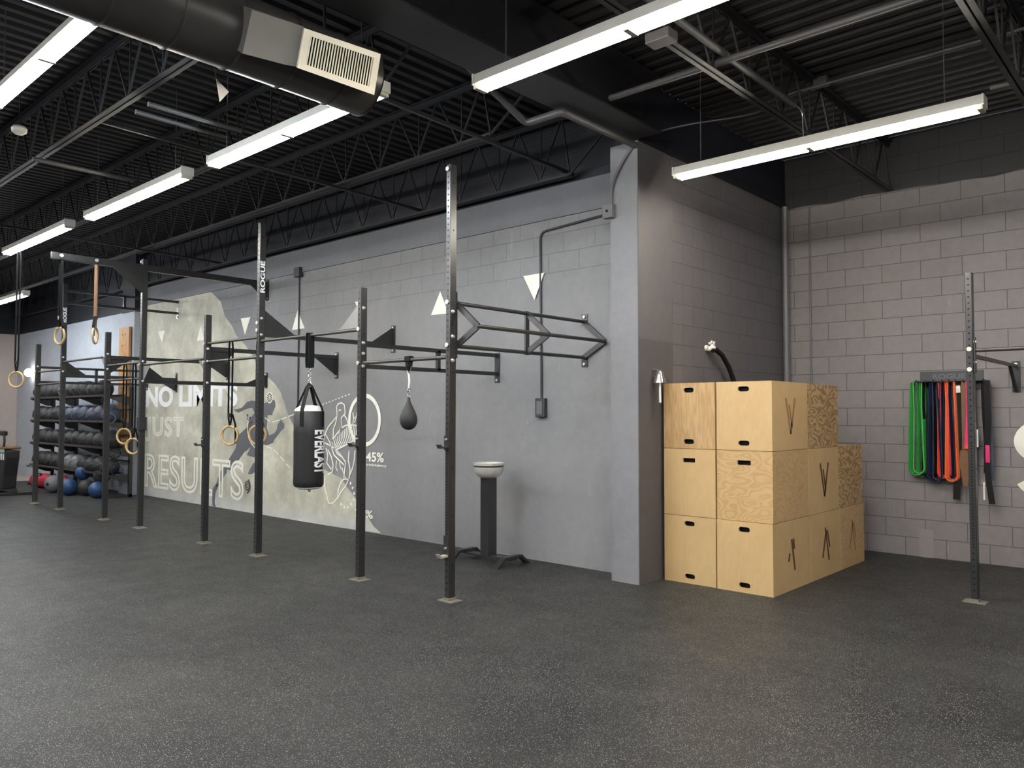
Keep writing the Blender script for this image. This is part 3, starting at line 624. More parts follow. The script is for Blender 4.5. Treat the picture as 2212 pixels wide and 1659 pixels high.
# ------------------------------------------------------------ pull-up rigs
RY = 4.53
def upright(parent, x, H, y=RY, taper=None, bolts=(), name_text=None, top=True, sidebolts=()):
    c = .004; m = MB(); oct_ = [(-.0255+c, -.038), (.0255-c, -.038), (.0255, -.038+c), (.0255, .038-c), (.0255-c, .038), (-.0255+c, .038), (-.0255, .038-c), (-.0255, -.038+c)]
    m.prism([oct_], lambda u, v, w: (x+u, y+v, w), H-.008, .008)
    m.cur = 1; z = .1
    while z < H-.03:
        if not any(abs(z-b) < .03 for b in bolts): m.cyl((x, y-.0375, z), .0085, .003, 10, 'y')
        z += .0254 if .45 < z < 1.3 else .0508
    for k in range(int(H/.4)): m.cyl((x+.0255, y, .3+k*.4), .007, .003, 10, 'x')
    u = wb(m, 'upright', ['rig', 'hole'], parent)
    wb(MB().box((x-.085, y-.065, 0), (x+.085, y+.065, .008)).box((x-.03, y-.043, .008), (x+.03, y+.043, .03)), 'base_plate', 'plate', u)
    for b in bolts: wb(MB().lathe([(.019, 0), (.019, .004), (.012, .006), (.012, .016)], (x, y-.054, b), 12, 'y'), 'bolt', 'zinc', u)
    for b in sidebolts: wb(MB().lathe([(.016, 0), (.016, .004), (.010, .006), (.010, .022)], (x+.026, y-.01, b), 12, 'x'), 'bolt', 'zinc', u)
    if name_text:
        z0, z1 = name_text; L = root_of(parent).location
        def f(uu, v, w): return (x+.0262+.0008*w-L[0], y-.024+(1-v)*.048-L[1], z0+(z1-z0)*uu-L[2])
        def f2(uu, v, w): return (x+.0262+.0008*w-L[0], y+.028-v*.056-L[1], z0+(z1-z0)*uu-L[2])
        put_text('ROGUE', f2, 'lettering', 'ltr', u, offset=.03)
    return u
def gus(parent, pts, to, th=.006, name='gusset', mat='rig'):
    return wb(MB().prism([pts], to, th), name, mat, parent)
rig = thing('pull_up_rig', 'long black wall-mounted pull-up rig with eight posts along the mural', 'pull-up rig', (-9.98, RY, 0))
XS = [-4.80, -6.02, -7.85, -9.07, -10.90, -12.12, -13.95, -15.17]; HS = [3.658, 2.743]*4
BZ = [((2.49, 2.13, 3.62), (2.41, 2.2, 2.0)), ((2.35, 2.03), (2.55, 2.22, 2.12, 2.0)), ((2.55, 2.47), (2.6, 2.42, 2.18)), ((2.39, 2.17), (2.33, 2.18, 1.92)),
      ((3.62, 2.22), (2.26, 1.99)), ((2.38,), (2.42, 2.2)), ((2.37,), (2.46, 2.23)), ((2.26, 2.05), (2.36,))]
for i, (x, H) in enumerate(zip(XS, HS)):
    upright(rig, x, H, bolts=BZ[i][0], sidebolts=BZ[i][1], name_text={2: (2.885, 3.235), 6: (3.03, 3.27)}.get(i))
def xbar(i, j, z, mat='bar', r=.0165): wb(MB().tube([(XS[i]-.026, RY, z), (XS[j]+.026, RY, z)], r, 12), 'pull_up_bar', mat, rig, sm=True)
xbar(0, 1, 2.03); xbar(1, 2, 2.35); xbar(2, 3, 2.395); xbar(2, 3, 2.175); xbar(3, 4, 2.215); xbar(4, 5, 2.25); xbar(4, 5, 2.03); xbar(5, 6, 2.385); xbar(6, 7, 2.26); xbar(6, 7, 2.045)
def wallplate(x, z0, z1, par=rig, y=WY, bz=None):
    w = wb(MB().box((x-.038, y-.008, z0), (x+.038, y, z1)), 'wall_plate', 'rig', par)
    for z in (z0+.03, z1-.03): wb(MB().cyl((x, y-.014, z), .014, .014, 10, 'y'), 'bolt', 'zinc', w)
def rail(x, z, w=.04, h=.05): wb(MB().box((x-w/2, RY+.038, z-h/2), (x+w/2, WY-.008, z+h/2)), 'wall_rail', 'rig', rig)
side = lambda x: (lambda u, v, w: (x-.003+w, u, v))
def wallgus(x, z, dz): gus(rig, [(WY-.008, z), (WY-.36, z), (WY-.008, z+dz)], side(x))
def postgus(x, z, dz, L=.36): gus(rig, [(RY+.038, z), (RY+.038+L, z), (RY+.038, z+dz)], side(x))
def ladder(x, za, zb, rungs, end=True):
    rail(x, za, .036, .04); rail(x, zb, .036, .04)
    for y in rungs: wb(MB().box((x-.018, y-.02, zb), (x+.018, y+.02, za)), 'ladder_rung', 'rig', rig)
    wallplate(x, zb-.10, za+.03)
# post 1: triangular monkey-bar frame
x = XS[0]
for z in (2.49, 2.125): wb(MB().tube([(x, RY+.038, z), (x, WY-.01, z)], .0175, 12), 'monkey_bar', 'rig', rig, sm=True)
wb(MB().tube([(x+.26, RY+.04, 2.275), (x+.26, WY-.02, 2.275)], .0175, 12), 'monkey_bar', 'rig', rig, sm=True)
for y, tri in ((RY+.06, False), (5.50, True), (WY-.025, False)):
    m = MB(); m.bar((x, y, 2.49), (x+.26, y, 2.275), .02, .05); m.bar((x, y, 2.125), (x+.26, y, 2.275), .02, .05)
    if tri: m.bar((x, y, 2.10), (x, y, 2.51), .05, .02, (1, 0, 0))
    wb(m, 'triangle_brace', 'rig', rig)
wallplate(x, 2.46, 2.57); wallplate(x, 2.03, 2.15)
wb(MB().box((x-.03, RY+.036, 2.02), (x+.03, RY+.046, 2.58)), 'mounting_plate', 'rig', rig)
# post 2: two-bar ladder
ladder(XS[1], 2.205, 2.0, (5.50,))
# post 3: rail with big brackets above
rail(XS[2], 2.425); wallgus(XS[2], 2.44, .22); wallplate(XS[2], 2.33, 2.68); postgus(XS[2], 2.44, .26, .40)
wb(MB().prism([[(-.36, 2.37), (-.026, 2.62), (-.026, 2.37)]], lambda u, v, w: (XS[1]+u, RY-.003+w, v), .006), 'gusset', 'duct_grey', rig)
# post 4: rail with bracket below
rail(XS[3], 2.33); wallgus(XS[3], 2.31, -.24); wallplate(XS[3], 2.04, 2.40); gus(rig, [(RY+.038, 2.36), (RY+.34, 2.36), (RY+.34, 2.28), (RY+.038, 2.10)], side(XS[3]))
gus(rig, [(-.026, 2.20), (-.22, 2.20), (-.026, 2.02)], lambda u, v, w: (XS[3]+u, RY-.003+w, v), mat='duct_grey')
# post 5: low rail, high cantilever beam
rail(XS[4], 1.985); wallgus(XS[4], 2.0, .15); wallplate(XS[4], 1.94, 2.18); postgus(XS[4], 2.0, .22, .3)
gus(rig, [(.026, 2.2), (.24, 2.2), (.026, 1.98)], lambda u, v, w: (XS[4]+u, RY-.003+w, v), mat='duct_grey')
wb(MB().box((XS[4]-.03, 3.37, 3.50), (XS[4]+.03, WY-.01, 3.585)), 'cantilever_beam', 'rig', rig, bev=.004)
gus(rig, [(RY-.038, 3.51), (RY-.42, 3.51), (RY-.038, 3.20)], side(XS[4]-.028), th=.062); gus(rig, [(WY-.01, 3.51), (WY-.3, 3.51), (WY-.01, 3.28)], side(XS[4])); wallplate(XS[4], 3.30, 3.66)
for y in (3.48, 3.90): wb(MB().cyl((XS[4]+.035, y, 3.55), .022, .02, 12, 'x'), 'bolt', 'zinc', rig)
# post 6: rail with bracket below
rail(XS[5], 2.375); wallgus(XS[5], 2.35, -.22); wallplate(XS[5], 2.10, 2.42); postgus(XS[5], 2.36, -.22, .3)
gus(rig, [(-.026, 2.37), (-.24, 2.37), (-.026, 2.16)], lambda u, v, w: (XS[5]+u, RY-.003+w, v), mat='duct_grey')
# post 7: high ladder, low rail
ladder(XS[6], 3.56, 3.355, (5.47,)); rail(XS[6], 2.16); wallgus(XS[6], 2.14, -.2); wallplate(XS[6], 1.93, 2.28); postgus(XS[6], 2.16, .24, .34)
# post 8: ladder
ladder(XS[7], 2.345, 2.09, (5.48,))
# J-hooks hung on the uprights
def jhook(x, z, label, long=False):
    t = thing('j_hook', label, 'bar hook', (x, RY-.038, z), 'barbell hooks on the rig')
    m = MB(); m.box((-.03, -.008, -.02), (.03, 0, .10 if not long else .17)); m.build('back_plate', 'rig', t)
    MB().prism([[(0, 0), (-.085, -.005), (-.105, .028), (-.092, .03), (-.075, .012), (0, .016)]], lambda u, v, w: (w-.025, u, v), .05).build('cradle', 'plate_dark' if not long else 'zinc', t)
    MB().cyl((0, -.012, .07), .009, .02, 10, 'y').build('locking_pin', 'zinc', t)
    return t
jhook(XS[0], 1.27, 'black bar hook halfway up the tallest nearest post'); jhook(XS[0], .37, 'scuffed bar hook low on the tallest nearest post', True)
jhook(XS[1], 1.25, 'black bar hook on the post between heavy bag and speed bag'); jhook(XS[3], 1.17, 'black bar hook on the post beside the word JUST')
jhook(XS[7], .64, 'black bar hook low on the leftmost post')
o = MB().box((XS[4]-.045, RY-.05, 1.32), (XS[4]+.045, RY+.05, 1.50)).build('post_sleeve', 'rig', bev=.005); tag(o, 'black sleeve clamped round the tall post left of JUST', 'post clamp')

rg2 = thing('pull_up_rig', 'short black rig with a single post in front of the resistance bands', 'pull-up rig', (-1.56, 7.45, 0))
upright(rg2, -1.56, 2.743, 7.45, bolts=(2.10, 1.93), sidebolts=(2.16, 1.99))
wb(MB().tube([(-1.53, 7.45, 2.09), (.5, 7.45, 2.09)], .0165, 12), 'pull_up_bar', 'bar', rg2, sm=True)
upright(rg2, .5, 2.743, 7.45, bolts=(2.10, 1.93))
for x in (-1.56, .5):
    wb(MB().bar((x, 7.49, 2.05), (x, AY-.05, 2.05), .03, .03), 'wall_rail', 'rig', rg2)
    wb(MB().bar((x, AY-.30, 2.04), (x, AY-.03, 1.80), .03, .03), 'wall_brace', 'rig', rg2)
    wallplate(x, 1.78, 2.10, rg2, AY)
wb(MB().box((-1.53, 7.42, 1.90), (-1.522, 7.48, 2.2)), 'mounting_plate', 'rig', rg2)

# ------------------------------------------------------------ gymnastic rings on straps
def rings(x, y, ztop, zring, label, ang=.3, dx=0.0, fold=0, mat='strap', R=.105, over=True):
    """a wooden ring hung from a strap looped over a bar at ztop; ang = turn of the ring"""
    t = thing('gymnastic_ring', label, 'gymnastic ring', (x, y, zring), 'wooden rings on straps')
    c, s = math.cos(ang), math.sin(ang); a1 = (c, s, 0)
    MB().torus((0, 0, 0), R, .0145, 36, 10, a1, (0, 0, 1)).build('ring', 'ring', t, sm=True)
    h = ztop-zring
    for k, o in enumerate((-.022, .022)):
        pts = [(o*.2*c, o*.2*s, R), (o*c, o*s, R+.12), (o*1.1*c, o*1.1*s, h-.06), (o*.9*c, o*.9*s, h)]
        MB().tube(pts, 0, flat=(.032, .003, (-s, c, 0))).build('strap', mat, t)
    MB().tube([(-.02*c, -.02*s, h), (-.015*c, -.015*s, h+.022), (.015*c, .015*s, h+.022), (.02*c, .02*s, h)], 0, flat=(.032, .003, (-s, c, 0))).build('strap', mat, t)
    MB().box((-.022, -.022, R+.10), (.022, .022, R+.15)).build('buckle', 'rig', t, bev=.004)
    if fold:
        MB().tube([(.03*c, .03*s, R+.14), (.07*c, .07*s, R+.02), (.075*c, .075*s, R-fold)], 0, flat=(.034, .004, (-s, c, 0))).build('strap_tail', 'strap', t)
    return t
rings(-10.9, 3.49, 3.50, 2.53, 'pale wooden ring at the outer end of the high cantilever beam', .22, fold=.05)
rings(-10.9, 3.91, 3.50, 2.57, 'pale wooden ring seen edge-on under the high cantilever beam', -.62, fold=.12, mat='brown')
rings(-11.48, RY, 2.22, 1.23, 'upper wooden ring hanging in front of the pine board', .6, mat='strap')
rings(-11.17, RY, 2.22, 1.10, 'lower wooden ring hanging in front of the pine board', .55, fold=.12)
rings(-8.50, RY, 2.37, 1.30, 'wooden ring hanging left of the painted runner', .5, fold=.2)
rings(-8.08, 4.64, 2.37, 1.31, 'wooden ring half hidden behind the tall post at the runner', .5, fold=.1)
rings(-12.2, 3.38, 3.74, 2.01, 'lone wooden ring hanging near the left edge of the photo', .65, fold=.0)

# ------------------------------------------------------------ heavy bag
t = thing('heavy_bag', 'black heavy punching bag with white vertical lettering on a pull-up bar', 'punching bag', (-6.89, RY, .80))
R_ = .152; prof = [(.02, .0), (.10, .0), (.135, .012), (.150, .035), (R_, .07), (.150, .30), (.153, .55), (.150, .775), (.146, .78)]
MB().lathe(prof, (0, 0, 0), 40).build('bag_body', 'leather', t, sm=True)
MB().lathe([(.02, -.012), (.10, -.008), (.137, .006), (.138, .012), (.02, .012)], (0, 0, 0), 40).build('bottom_panel', 'vinylwhite', t, sm=True)
MB().lathe([(.150, .772), (.140, .800), (.10, .828), (.03, .84)], (0, 0, 0), 40).build('top_panel', 'vinylwhite', t, sm=True)
MB().tube([(.0, 0, -.012), (.0, 0, -.03), (.03, 0, -.035), (.035, 0, -.012)], .005, 6).build('bottom_ring', 'strap', t)
for k in range(4):
    a = .5+k*PI/2; c, s = math.cos(a), math.sin(a)
    MB().tube([(.153*c, .153*s, .62), (.154*c, .154*s, .76), (.145*c, .145*s, .80), (.03*c, .03*s, 1.03), (0, 0, 1.06)], 0, flat=(.038, .004, (-s, c, 0))).build('bag_strap', 'strap', t)
ch = MB()
for k in range(6): ch.torus((0, 0, 1.07+k*.026), .016, .0035, 12, 6, ((1, 0, 0) if k % 2 else (0, 1, 0)), (0, 0, 1))
ch.build('chain', 'chrome', t, sm=True)
MB().torus((0, 0, 1.055), .03, .006, 18, 8).build('swivel_ring', 'chrome', t, sm=True)
for o in (-.02, .02): MB().tube([(o, 0, 1.22), (o*1.4, 0, 1.3), (o*1.2, 0, 1.52), (o*.9, 0, 1.57), (0, 0, 1.575)], 0, flat=(.07, .006, (0, 1, 0))).build('hanging_strap', 'strap', t)
vs, fs, asp = text_mesh('EVERLAST', offset=.035)
phi = math.atan2(-RY, 6.89); pc = phi+math.radians(43)
bm = bmesh.new(); bv = [bm.verts.new(v) for v in vs]
for f in fs:
    try: bm.faces.new([bv[i] for i in f])
    except ValueError: pass
for k in range(1, 24): bmesh.ops.bisect_plane(bm, geom=bm.verts[:]+bm.edges[:]+bm.faces[:], plane_co=(0, k/24, 0), plane_no=(0, 1, 0))
bm.verts.index_update(); LH, pc = .155, phi+math.radians(50)
m = MB(); m.add([((R_+.0018+.0006*v.co.z)*math.cos(pc+(v.co.y-.5)*LH/R_), (R_+.0018+.0006*v.co.z)*math.sin(pc+(v.co.y-.5)*LH/R_), .59-.44*v.co.x) for v in bm.verts], [tuple(v.index for v in f.verts) for f in bm.faces]); bm.free()
m.build('lettering', 'ltr', t)

# speed bag
t = thing('speed_bag', 'small black teardrop speed bag hanging from a white strap', 'speed bag', (-5.34, RY, 1.41))
MB().lathe([(.003, 0), (.03, .004), (.058, .024), (.075, .058), (.079, .09), (.073, .125), (.055, .17), (.032, .215), (.016, .25), (.011, .285), (.008, .29)], (0, 0, 0), 28).build('bladder', 'rubber', t, sm=True)
m = MB(); 
for k in range(3): m.torus((0, 0, .303+k*.024), .013, .003, 12, 6, ((1, 0, 0) if k % 2 else (0, 1, 0)), (0, 0, 1))
m.build('chain', 'chrome', t, sm=True)
MB().tube([(0, 0, .37), (.008, 0, .43), (0, 0, .50)], .009, 8).build('white_strap', 'vinylwhite', t)
MB().tube([(-.03, 0, .56), (-.012, 0, .50), (0, 0, .485), (.012, 0, .50), (.03, 0, .56)], .0045, 6).build('carabiner', 'chrome', t)
MB().box((-.035, -.03, .60), (.035, .03, .655)).build('bar_clamp', 'strap', t, bev=.01)
MB().lathe([(.012, .52), (.03, .56), (.034, .60)], (0, 0, 0), 12).build('clamp_hook', 'strap', t)

# chalk stand
t = thing('chalk_stand', 'black pedestal chalk stand with a silver bowl by the grey wall', 'chalk stand', (-5.77, 6.0, 0))
m = MB().box((-.062, -.062, .06), (.062, .062, .885)); m.build('column', 'rig', t, bev=.005)
MB().box((-.36, -.05, .055), (.36, .05, .075)).build('base_beam', 'rig', t, bev=.004)
for sx in (-1, 1):
    MB().prism([[(-.25, 0), (-.13, .10), (.13, .10), (.25, 0), (.21, 0), (.115, .078), (-.115, .078), (-.21, 0)]], lambda u, v, w: (sx*.33-.035+w, u, v), .07).build('foot', 'rig', t)
MB().lathe([(.03, .87), (.085, .878), (.128, .905), (.152, .95), (.160, 1.0), (.160, 1.03), (.168, 1.033), (.168, 1.038), (.152, 1.035), (.148, .99), (.12, .93), (.03, .90)], (0, 0, 0), 36).build('bowl', 'steelbowl', t, sm=True)
MB().lathe([(.147, 1.0), (.08, 1.02), (.01, 1.024)], (0, 0, 0), 24).build('chalk_powder', 'chalk', t, sm=True)
MB().lathe([(.1605, .995), (.1615, 1.005), (.1605, 1.012)], (0, 0, 0), 36).build('bowl_band', 'rig', t, sm=True)

# ------------------------------------------------------------ plyo boxes (0.76 deep)
def stadium(cx, cz, w, h, sq=False, n=6):
    r = h/2*(.25 if sq else 1); pts = []
    for (sx, sz, a0) in ((1, 1, 0), (-1, 1, PI/2), (-1, -1, PI), (1, -1, 3*PI/2)):
        for k in range(n+1):
            a = a0+PI/2*k/n; pts.append((cx+sx*(w/2-r)+r*math.cos(a), cz+sz*(h/2-r)+r*math.sin(a)))
    return pts
MARKS = {'W': [(-.09, .12, -.02, -.10), (-.045, .12, .025, -.10), (.03, -.10, .085, .10)], 'V': [(-.10, .16, .0, -.16), (.0, -.16, .10, .16), (-.03, .10, .03, -.10)],
         'A': [(-.09, -.12, 0, .13), (-.02, .16, .07, -.16), (.03, .13, .09, -.04)], 'N': [(-.01, .14, .06, -.14), (-.075, -.05, -.05, .02), (.05, .05, .03, .14)], '': []}
def plyo(x0, x1, y0, y1, z0, z1, label, mat, holes='st', mark='', mmat='mark', side='right'):
    t = thing('plyo_box', label, 'plyo box', ((x0+x1)/2, (y0+y1)/2, z0), 'plywood jump boxes')
    w, d, h = x1-x0-.006, y1-y0-.006, z1-z0-.004; T = .018
    X, Y = w/2, d/2
    hl = {'st': [stadium(0, h*.89, .105, .045), stadium(0, h*.105, .105, .045)], 'sq': [stadium(0, h*.83, .125, .04, True)], 'no': []}[holes]
    MB().prism([[(-X, 0), (X, 0), (X, h), (-X, h)]]+[q[::-1] for q in hl], lambda u, v, ww: (u, -Y+ww, v), T).build('front_panel', mat, t)
    b = MB(); b.box((-X, Y-T, 0), (X, Y, h)); b.box((-X, -Y+T, 0), (-X+T, Y-T, h)); b.box((X-T, -Y+T, 0), (X, Y-T, h)); b.box((-X+T, -Y+T, h-T), (X-T, Y-T, h)); b.box((-X+T, -Y+T, 0), (X-T, Y-T, T))
    b.build('box_body', mat, t)
    if hl: MB().box((-X+T+.002, -Y+T+.03, T+.002), (X-T-.002, -Y+T+.04, h-T-.002)).build('interior_shade', 'hole', t)  # black sheet stands in for the dark inside seen through the hand holes
    if mark:
        g = MB()
        for (a, b0, c, e) in MARKS[mark]:
            g.bar((X+.0005, a, h/2+b0), (X+.0005, c, h/2+e), .032, .002, (1, 0, 0))
        g.build('engraved_mark', mmat, t)
    return t
LX = (-3.93, -3.395); RX = (-3.385, -2.86); D1, D2, D3, D4 = 6.47, 7.26, 8.04, 8.74
LZ = (0, .618, 1.236, 1.846)
plyo(*LX, D1, D1+.76, LZ[0], LZ[1], 'bottom plywood box against the pillar in the front row', 'ply1', 'st')
plyo(*LX, D1, D1+.76, LZ[1], LZ[2], 'middle plywood box against the pillar, one square handle slot', 'ply1', 'sq')
plyo(*LX, D1, D1+.76, LZ[2], LZ[3], 'top plywood box against the pillar, vertical brown streaks', 'ply2', 'st')
plyo(*RX, D1-.01, D2, LZ[0], LZ[1], 'bottom corner plywood box nearest the viewer, dark engraved strokes', 'ply1', 'st', 'N')
plyo(*RX, D1, D2-.01, LZ[1], LZ[2], 'middle corner plywood box with wavy grain and one square slot', 'ply4', 'sq')
plyo(*RX, D1, D2-.01, LZ[2], LZ[3], 'top corner plywood box with a faint engraved V on its side', 'ply1', 'st', 'V', 'fmark')
plyo(*RX, D2+.03, D3, LZ[0], LZ[1], 'second bottom plywood box along the side, engraved pointed arrow', 'ply1', 'no', 'A')
plyo(*RX, D2, D3-.02, LZ[1], LZ[2], 'second middle plywood box along the side, slanting engraved strokes', 'ply1', 'no', 'V')
plyo(*RX, D2, D3-.01, LZ[2], LZ[3]-.005, 'rear top plywood box with bold ring-shaped grain', 'ply3', 'no')
plyo(*RX, D3+.01, D4, LZ[0], LZ[1], 'furthest bottom plywood box at the back of the pile', 'ply4', 'no', 'A', 'fmark')
plyo(*RX, D3, D4-.03, LZ[1], LZ[2], 'furthest middle plywood box with dark swirling grain', 'ply3', 'no')

# hose and spigot above the boxes
t = thing('wall_spigot', 'white wall spigot above the plywood boxes', 'spigot', (SX, 7.36, 2.24))
m = MB(); m.cyl((.012, 0, 0), .03, .024, 14, 'x'); m.cyl((.06, 0, 0), .016, .09, 10, 'x'); m.build('spigot_body', 'vinylwhite', t, sm=True)
m = MB(); m.box((.06, -.055, .03), (.075, .055, .05)); m.box((.06, -.01, -.02), (.075, .012, .07)); m.bar((.07, -.06, -.03), (.07, .05, .06), .02, .02); m.build('valve_handle', 'vinylwhite', t)
h_ = MB().tube([(-3.885, 7.36, 2.21), (-3.87, 7.40, 2.22), (-3.86, 7.52, 2.17), (-3.855, 7.66, 2.05), (-3.85, 7.75, 1.92), (-3.85, 7.78, 1.80), (-3.85, 7.78, 1.3)], .026, 12).build('water_hose', 'black', sm=True)
tag(h_, 'black hose curving down from the spigot behind the plywood boxes', 'hose')
# bell on the pillar
t = thing('wall_bell', 'small silver bell with a white pull cord on the pillar', 'bell', (-3.97, 6.33, 1.90))
m = MB(); m.box((0, -.025, -.05), (.008, .025, .09)); m.bar((.0, 0, .08), (.10, 0, .06), .014, .014); m.build('bell_bracket', 'bell', t)
MB().lathe([(.058, -.05), (.062, -.055), (.052, -.02), (.036, .015), (.03, .045), (.012, .06), (.004, .063)], (.09, 0, 0), 24).build('bell_cup', 'bell', t, sm=True)
MB().tube([(.09, 0, -.04), (.09, 0, -.10), (.092, 0, -.24)], [.005, .011, .012], 8).build('pull_cord', 'vinylwhite', t)

# ------------------------------------------------------------ band hanger, bands and belts
t = thing('band_rack', 'dark steel wall rack with raised lettering holding the bands', 'wall rack', (-2.155, AY, 1.97))
MB().box((-.305, -.012, -.05), (.305, 0, .05)).build('back_plate', 'plate_dark', t, bev=.003)
put_text('ROGUE', lambda u, v, w: (-.18+.32*u, -.0125-.001*w, -.033+.055*v), 'lettering', 'ltr_grey', t, offset=.03)
MB().box((-.33, -.16, -.064), (.33, -.0, -.052)).build('shelf_strip', 'plate_dark', t)
PEG = [-2.45, -2.36, -2.285, -2.2, -2.135, -2.07, -2.005, -1.955, -1.82]
for x in PEG: MB().tube([(x+2.155, -.005, -.066), (x+2.155, -.19, -.07), (x+2.155, -.20, -.045)], .006, 8).build('peg', 'plate_dark', t)
def band(x, y, zb, w, label, mat, strip=.03, skew=0.0, n=1, edge=None):
    """closed elastic loop hung over a peg"""
    zt = 1.905; t = thing('resistance_band', label, 'resistance band', (x, y, zb), 'elastic bands on the rack'); H = zt-zb
    for k in range(n):
        ww = w*(1-.28*k); pts = []; N_ = 10
        for i in range(N_+1):
            a = PI*i/N_; pts.append((math.cos(a)*w*.28, -.0, H-.012+math.sin(a)*.012))
        for s in (.7, .4, .2): pts.append((-ww*(.30+.20*(1-s)), .004*k, H*s+.01))
        for i in range(N_+1):
            a = PI+PI*i/N_; pts.append((math.cos(a)*ww*.5+skew, 0, ww*.5+math.sin(a)*ww*.5+.02*k))
        for s in (.2, .4, .7): pts.append((ww*(.30+.20*(1-s)), -.004*k, H*s+.01))
        MB().tube(pts, 0, closed=True, flat=(strip*1.3, .009, (.55 if k % 2 == 0 else -.4, 1, 0))).build('band_loop', (edge if (k and edge) else mat), t)
    return t
B_Y = AY-.10
band(-2.468, B_Y, .90, .15, 'bright green elastic band hanging first from the left', 'green', .05, 0, 2, 'lgreen')
band(-2.42, B_Y+.03, .88, .12, 'darker green elastic band partly behind the first one', 'green', .035)
band(-2.358, B_Y+.02, .88, .11, 'black elastic band hanging right of the green bands', 'black', .06, 0, 2)
band(-2.285, B_Y, .84, .13, 'navy elastic band hanging between the black and red bands', 'dnavy', .06, 0, 2)
band(-2.212, B_Y-.01, .88, .11, 'red elastic band hanging in the middle of the rack', 'coral', .03, 0, 2)
band(-2.18, B_Y+.02, .88, .08, 'dark purple elastic band seen between red and orange ones', 'dnavy', .03)
band(-2.135, B_Y-.02, .85, .12, 'orange elastic band hanging right of the red one', 'orange', .025, 0, 2, 'coral')
def strapthing(name, label, cat, x, y, pts, w, mat, th_=.006, extra=None, group=None):
    t = thing(name, label, cat, (x, y, pts[-1][2]), group)
    z0 = pts[-1][2]; MB().tube([(p[0], p[1], p[2]-z0) for p in pts], 0, flat=(w, th_, (1, .25, 0))).build('strap', mat, t)
    if extra: extra(t, z0)
    return t
strapthing('weight_belt', 'black leather belt hanging right of the orange band', 'belt', -2.075, B_Y, [(0, 0, 1.90), (-.01, 0, 1.5), (-.015, 0, 1.0), (-.03, 0, .66)], .065, 'black', .012,
           lambda t, z0: MB().box((-.035, -.012, 1.78-z0), (.03, -.002, 1.86-z0)).build('buckle', 'zinc', t, bev=.004))
def tongue(t, z0):
    MB().prism([[(-.045, 1.18), (.045, 1.18), (.052, 1.02), (.03, .88), (.022, .82), (0, .805), (-.022, .82), (-.03, .88), (-.052, 1.02)]], lambda u, v, w: (u, -.008+w, v-z0), .008).build('wide_pad', 'brown', t)
strapthing('weight_belt', 'tan leather lifting belt with a tapered tongue end', 'belt', -2.01, B_Y-.03, [(0, 0, 1.90), (.0, 0, 1.5), (0, 0, 1.18)], .05, 'brown', .010, tongue)
strapthing('weight_belt', 'dark green webbing belt beside the tan leather belt', 'belt', -1.985, B_Y+.03, [(0, 0, 1.90), (.0, 0, 1.5), (.0, 0, 1.2), (-.01, 0, .9)], .05, 'strap', .010)
def pkx(t, z0):
    MB().box((-.05, -.02, 1.19-z0), (.05, .02, 1.24-z0)).build('strap_bundle', 'coral', t, bev=.01)
    MB().box((.02, -.025, 1.22-z0), (.085, -.015, 1.40-z0)).build('care_label', 'vinylwhite', t)
strapthing('nylon_strap', 'hot pink nylon strap hanging just left of the right post', 'strap', -1.962, B_Y-.05, [(0, 0, 1.91), (.005, 0, 1.7), (-.005, 0, 1.45), (-.02, 0, 1.22)], .055, 'pink', .008, pkx)
strapthing('nylon_strap', 'short black strap hanging below the pink one behind the post', 'strap', -1.93, B_Y+.02, [(0, 0, 1.90), (.0, 0, 1.4), (.0, 0, 1.0), (-.03, 0, .70)], .045, 'strap', .008)
def pkg(t, z0):
    MB().box((-.018, -.014, 1.06-z0), (.02, -.008, 1.24-z0)).build('pink_grip', 'pink', t, bev=.004)
    MB().box((-.045, -.014, .68-z0), (-.03, -.006, .86-z0)).build('white_edge', 'vinylwhite', t)
for i, (x, zb, w, l) in enumerate(((-1.835, .95, .05, 'black strap hanging just right of the right post, nearest to it'), (-1.80, .88, .06, 'thick dark strap second right of the right post'))):
    strapthing('nylon_strap', l, 'strap', x, B_Y-.02*i, [(0, 0, 1.91), (.004, 0, 1.6), (.02, 0, 1.2), (.01, 0, zb)], w, 'rubblue' if i else 'strap', .01)
strapthing('nylon_strap', 'black strap with a pink grip and a slanting tail end', 'strap', -1.80, B_Y-.05, [(0, 0, 1.90), (.01, 0, 1.5), (-.01, 0, 1.15), (0, 0, .9), (.03, 0, .64)], .055, 'black', .008, pkg)

# ------------------------------------------------------------ far left: board, ball rack, balls, machine
t = thing('climbing_board', 'tall varnished pine peg board on the white pillar', 'peg board', (-15.69, 6.214, .82))
hs = [[(.07*s+math.cos(a)*.018, .15+.21*k+math.sin(a)*.018) for a in [-2*PI*i/10 for i in range(10)]] for k in range(11) for s in (-1, 1)]
MB().prism([[(-.225, 0), (.225, 0), (.225, 2.39), (-.225, 2.39)]]+hs, lambda u, v, w: (u, -.06+w, v), .045).build('board_panel', 'board', t)
MB().box((-.2, -.014, .05), (.2, 0, .1)).box((-.2, -.014, 2.3), (.2, 0, 2.35)).build('wall_batten', 'board', t)
rk = thing('ball_rack', 'black steel rack of four sloping shelves full of exercise balls', 'ball rack', (-17.2, 5.85, 0))
TZ = (1.88, 1.40, .92, .44)
for x in (-19.3, -17.9, -16.5, -15.12):
    m = MB(); m.box((x-.03, 6.06, 0), (x+.03, 6.12, 2.05)); wb(m, 'rack_upright', 'rig', rk)
    wb(MB().box((x-.03, 5.62, 0), (x+.03, 6.12, .05)), 'rack_foot', 'rig', rk)
    for z in TZ: wb(MB().prism([[(5.62, z-.02), (6.1, z-.02), (6.1, z-.18), (5.95, z-.16)]], lambda u, v, w: (x-.004+w, u, v), .008), 'shelf_bracket', 'rig', rk)
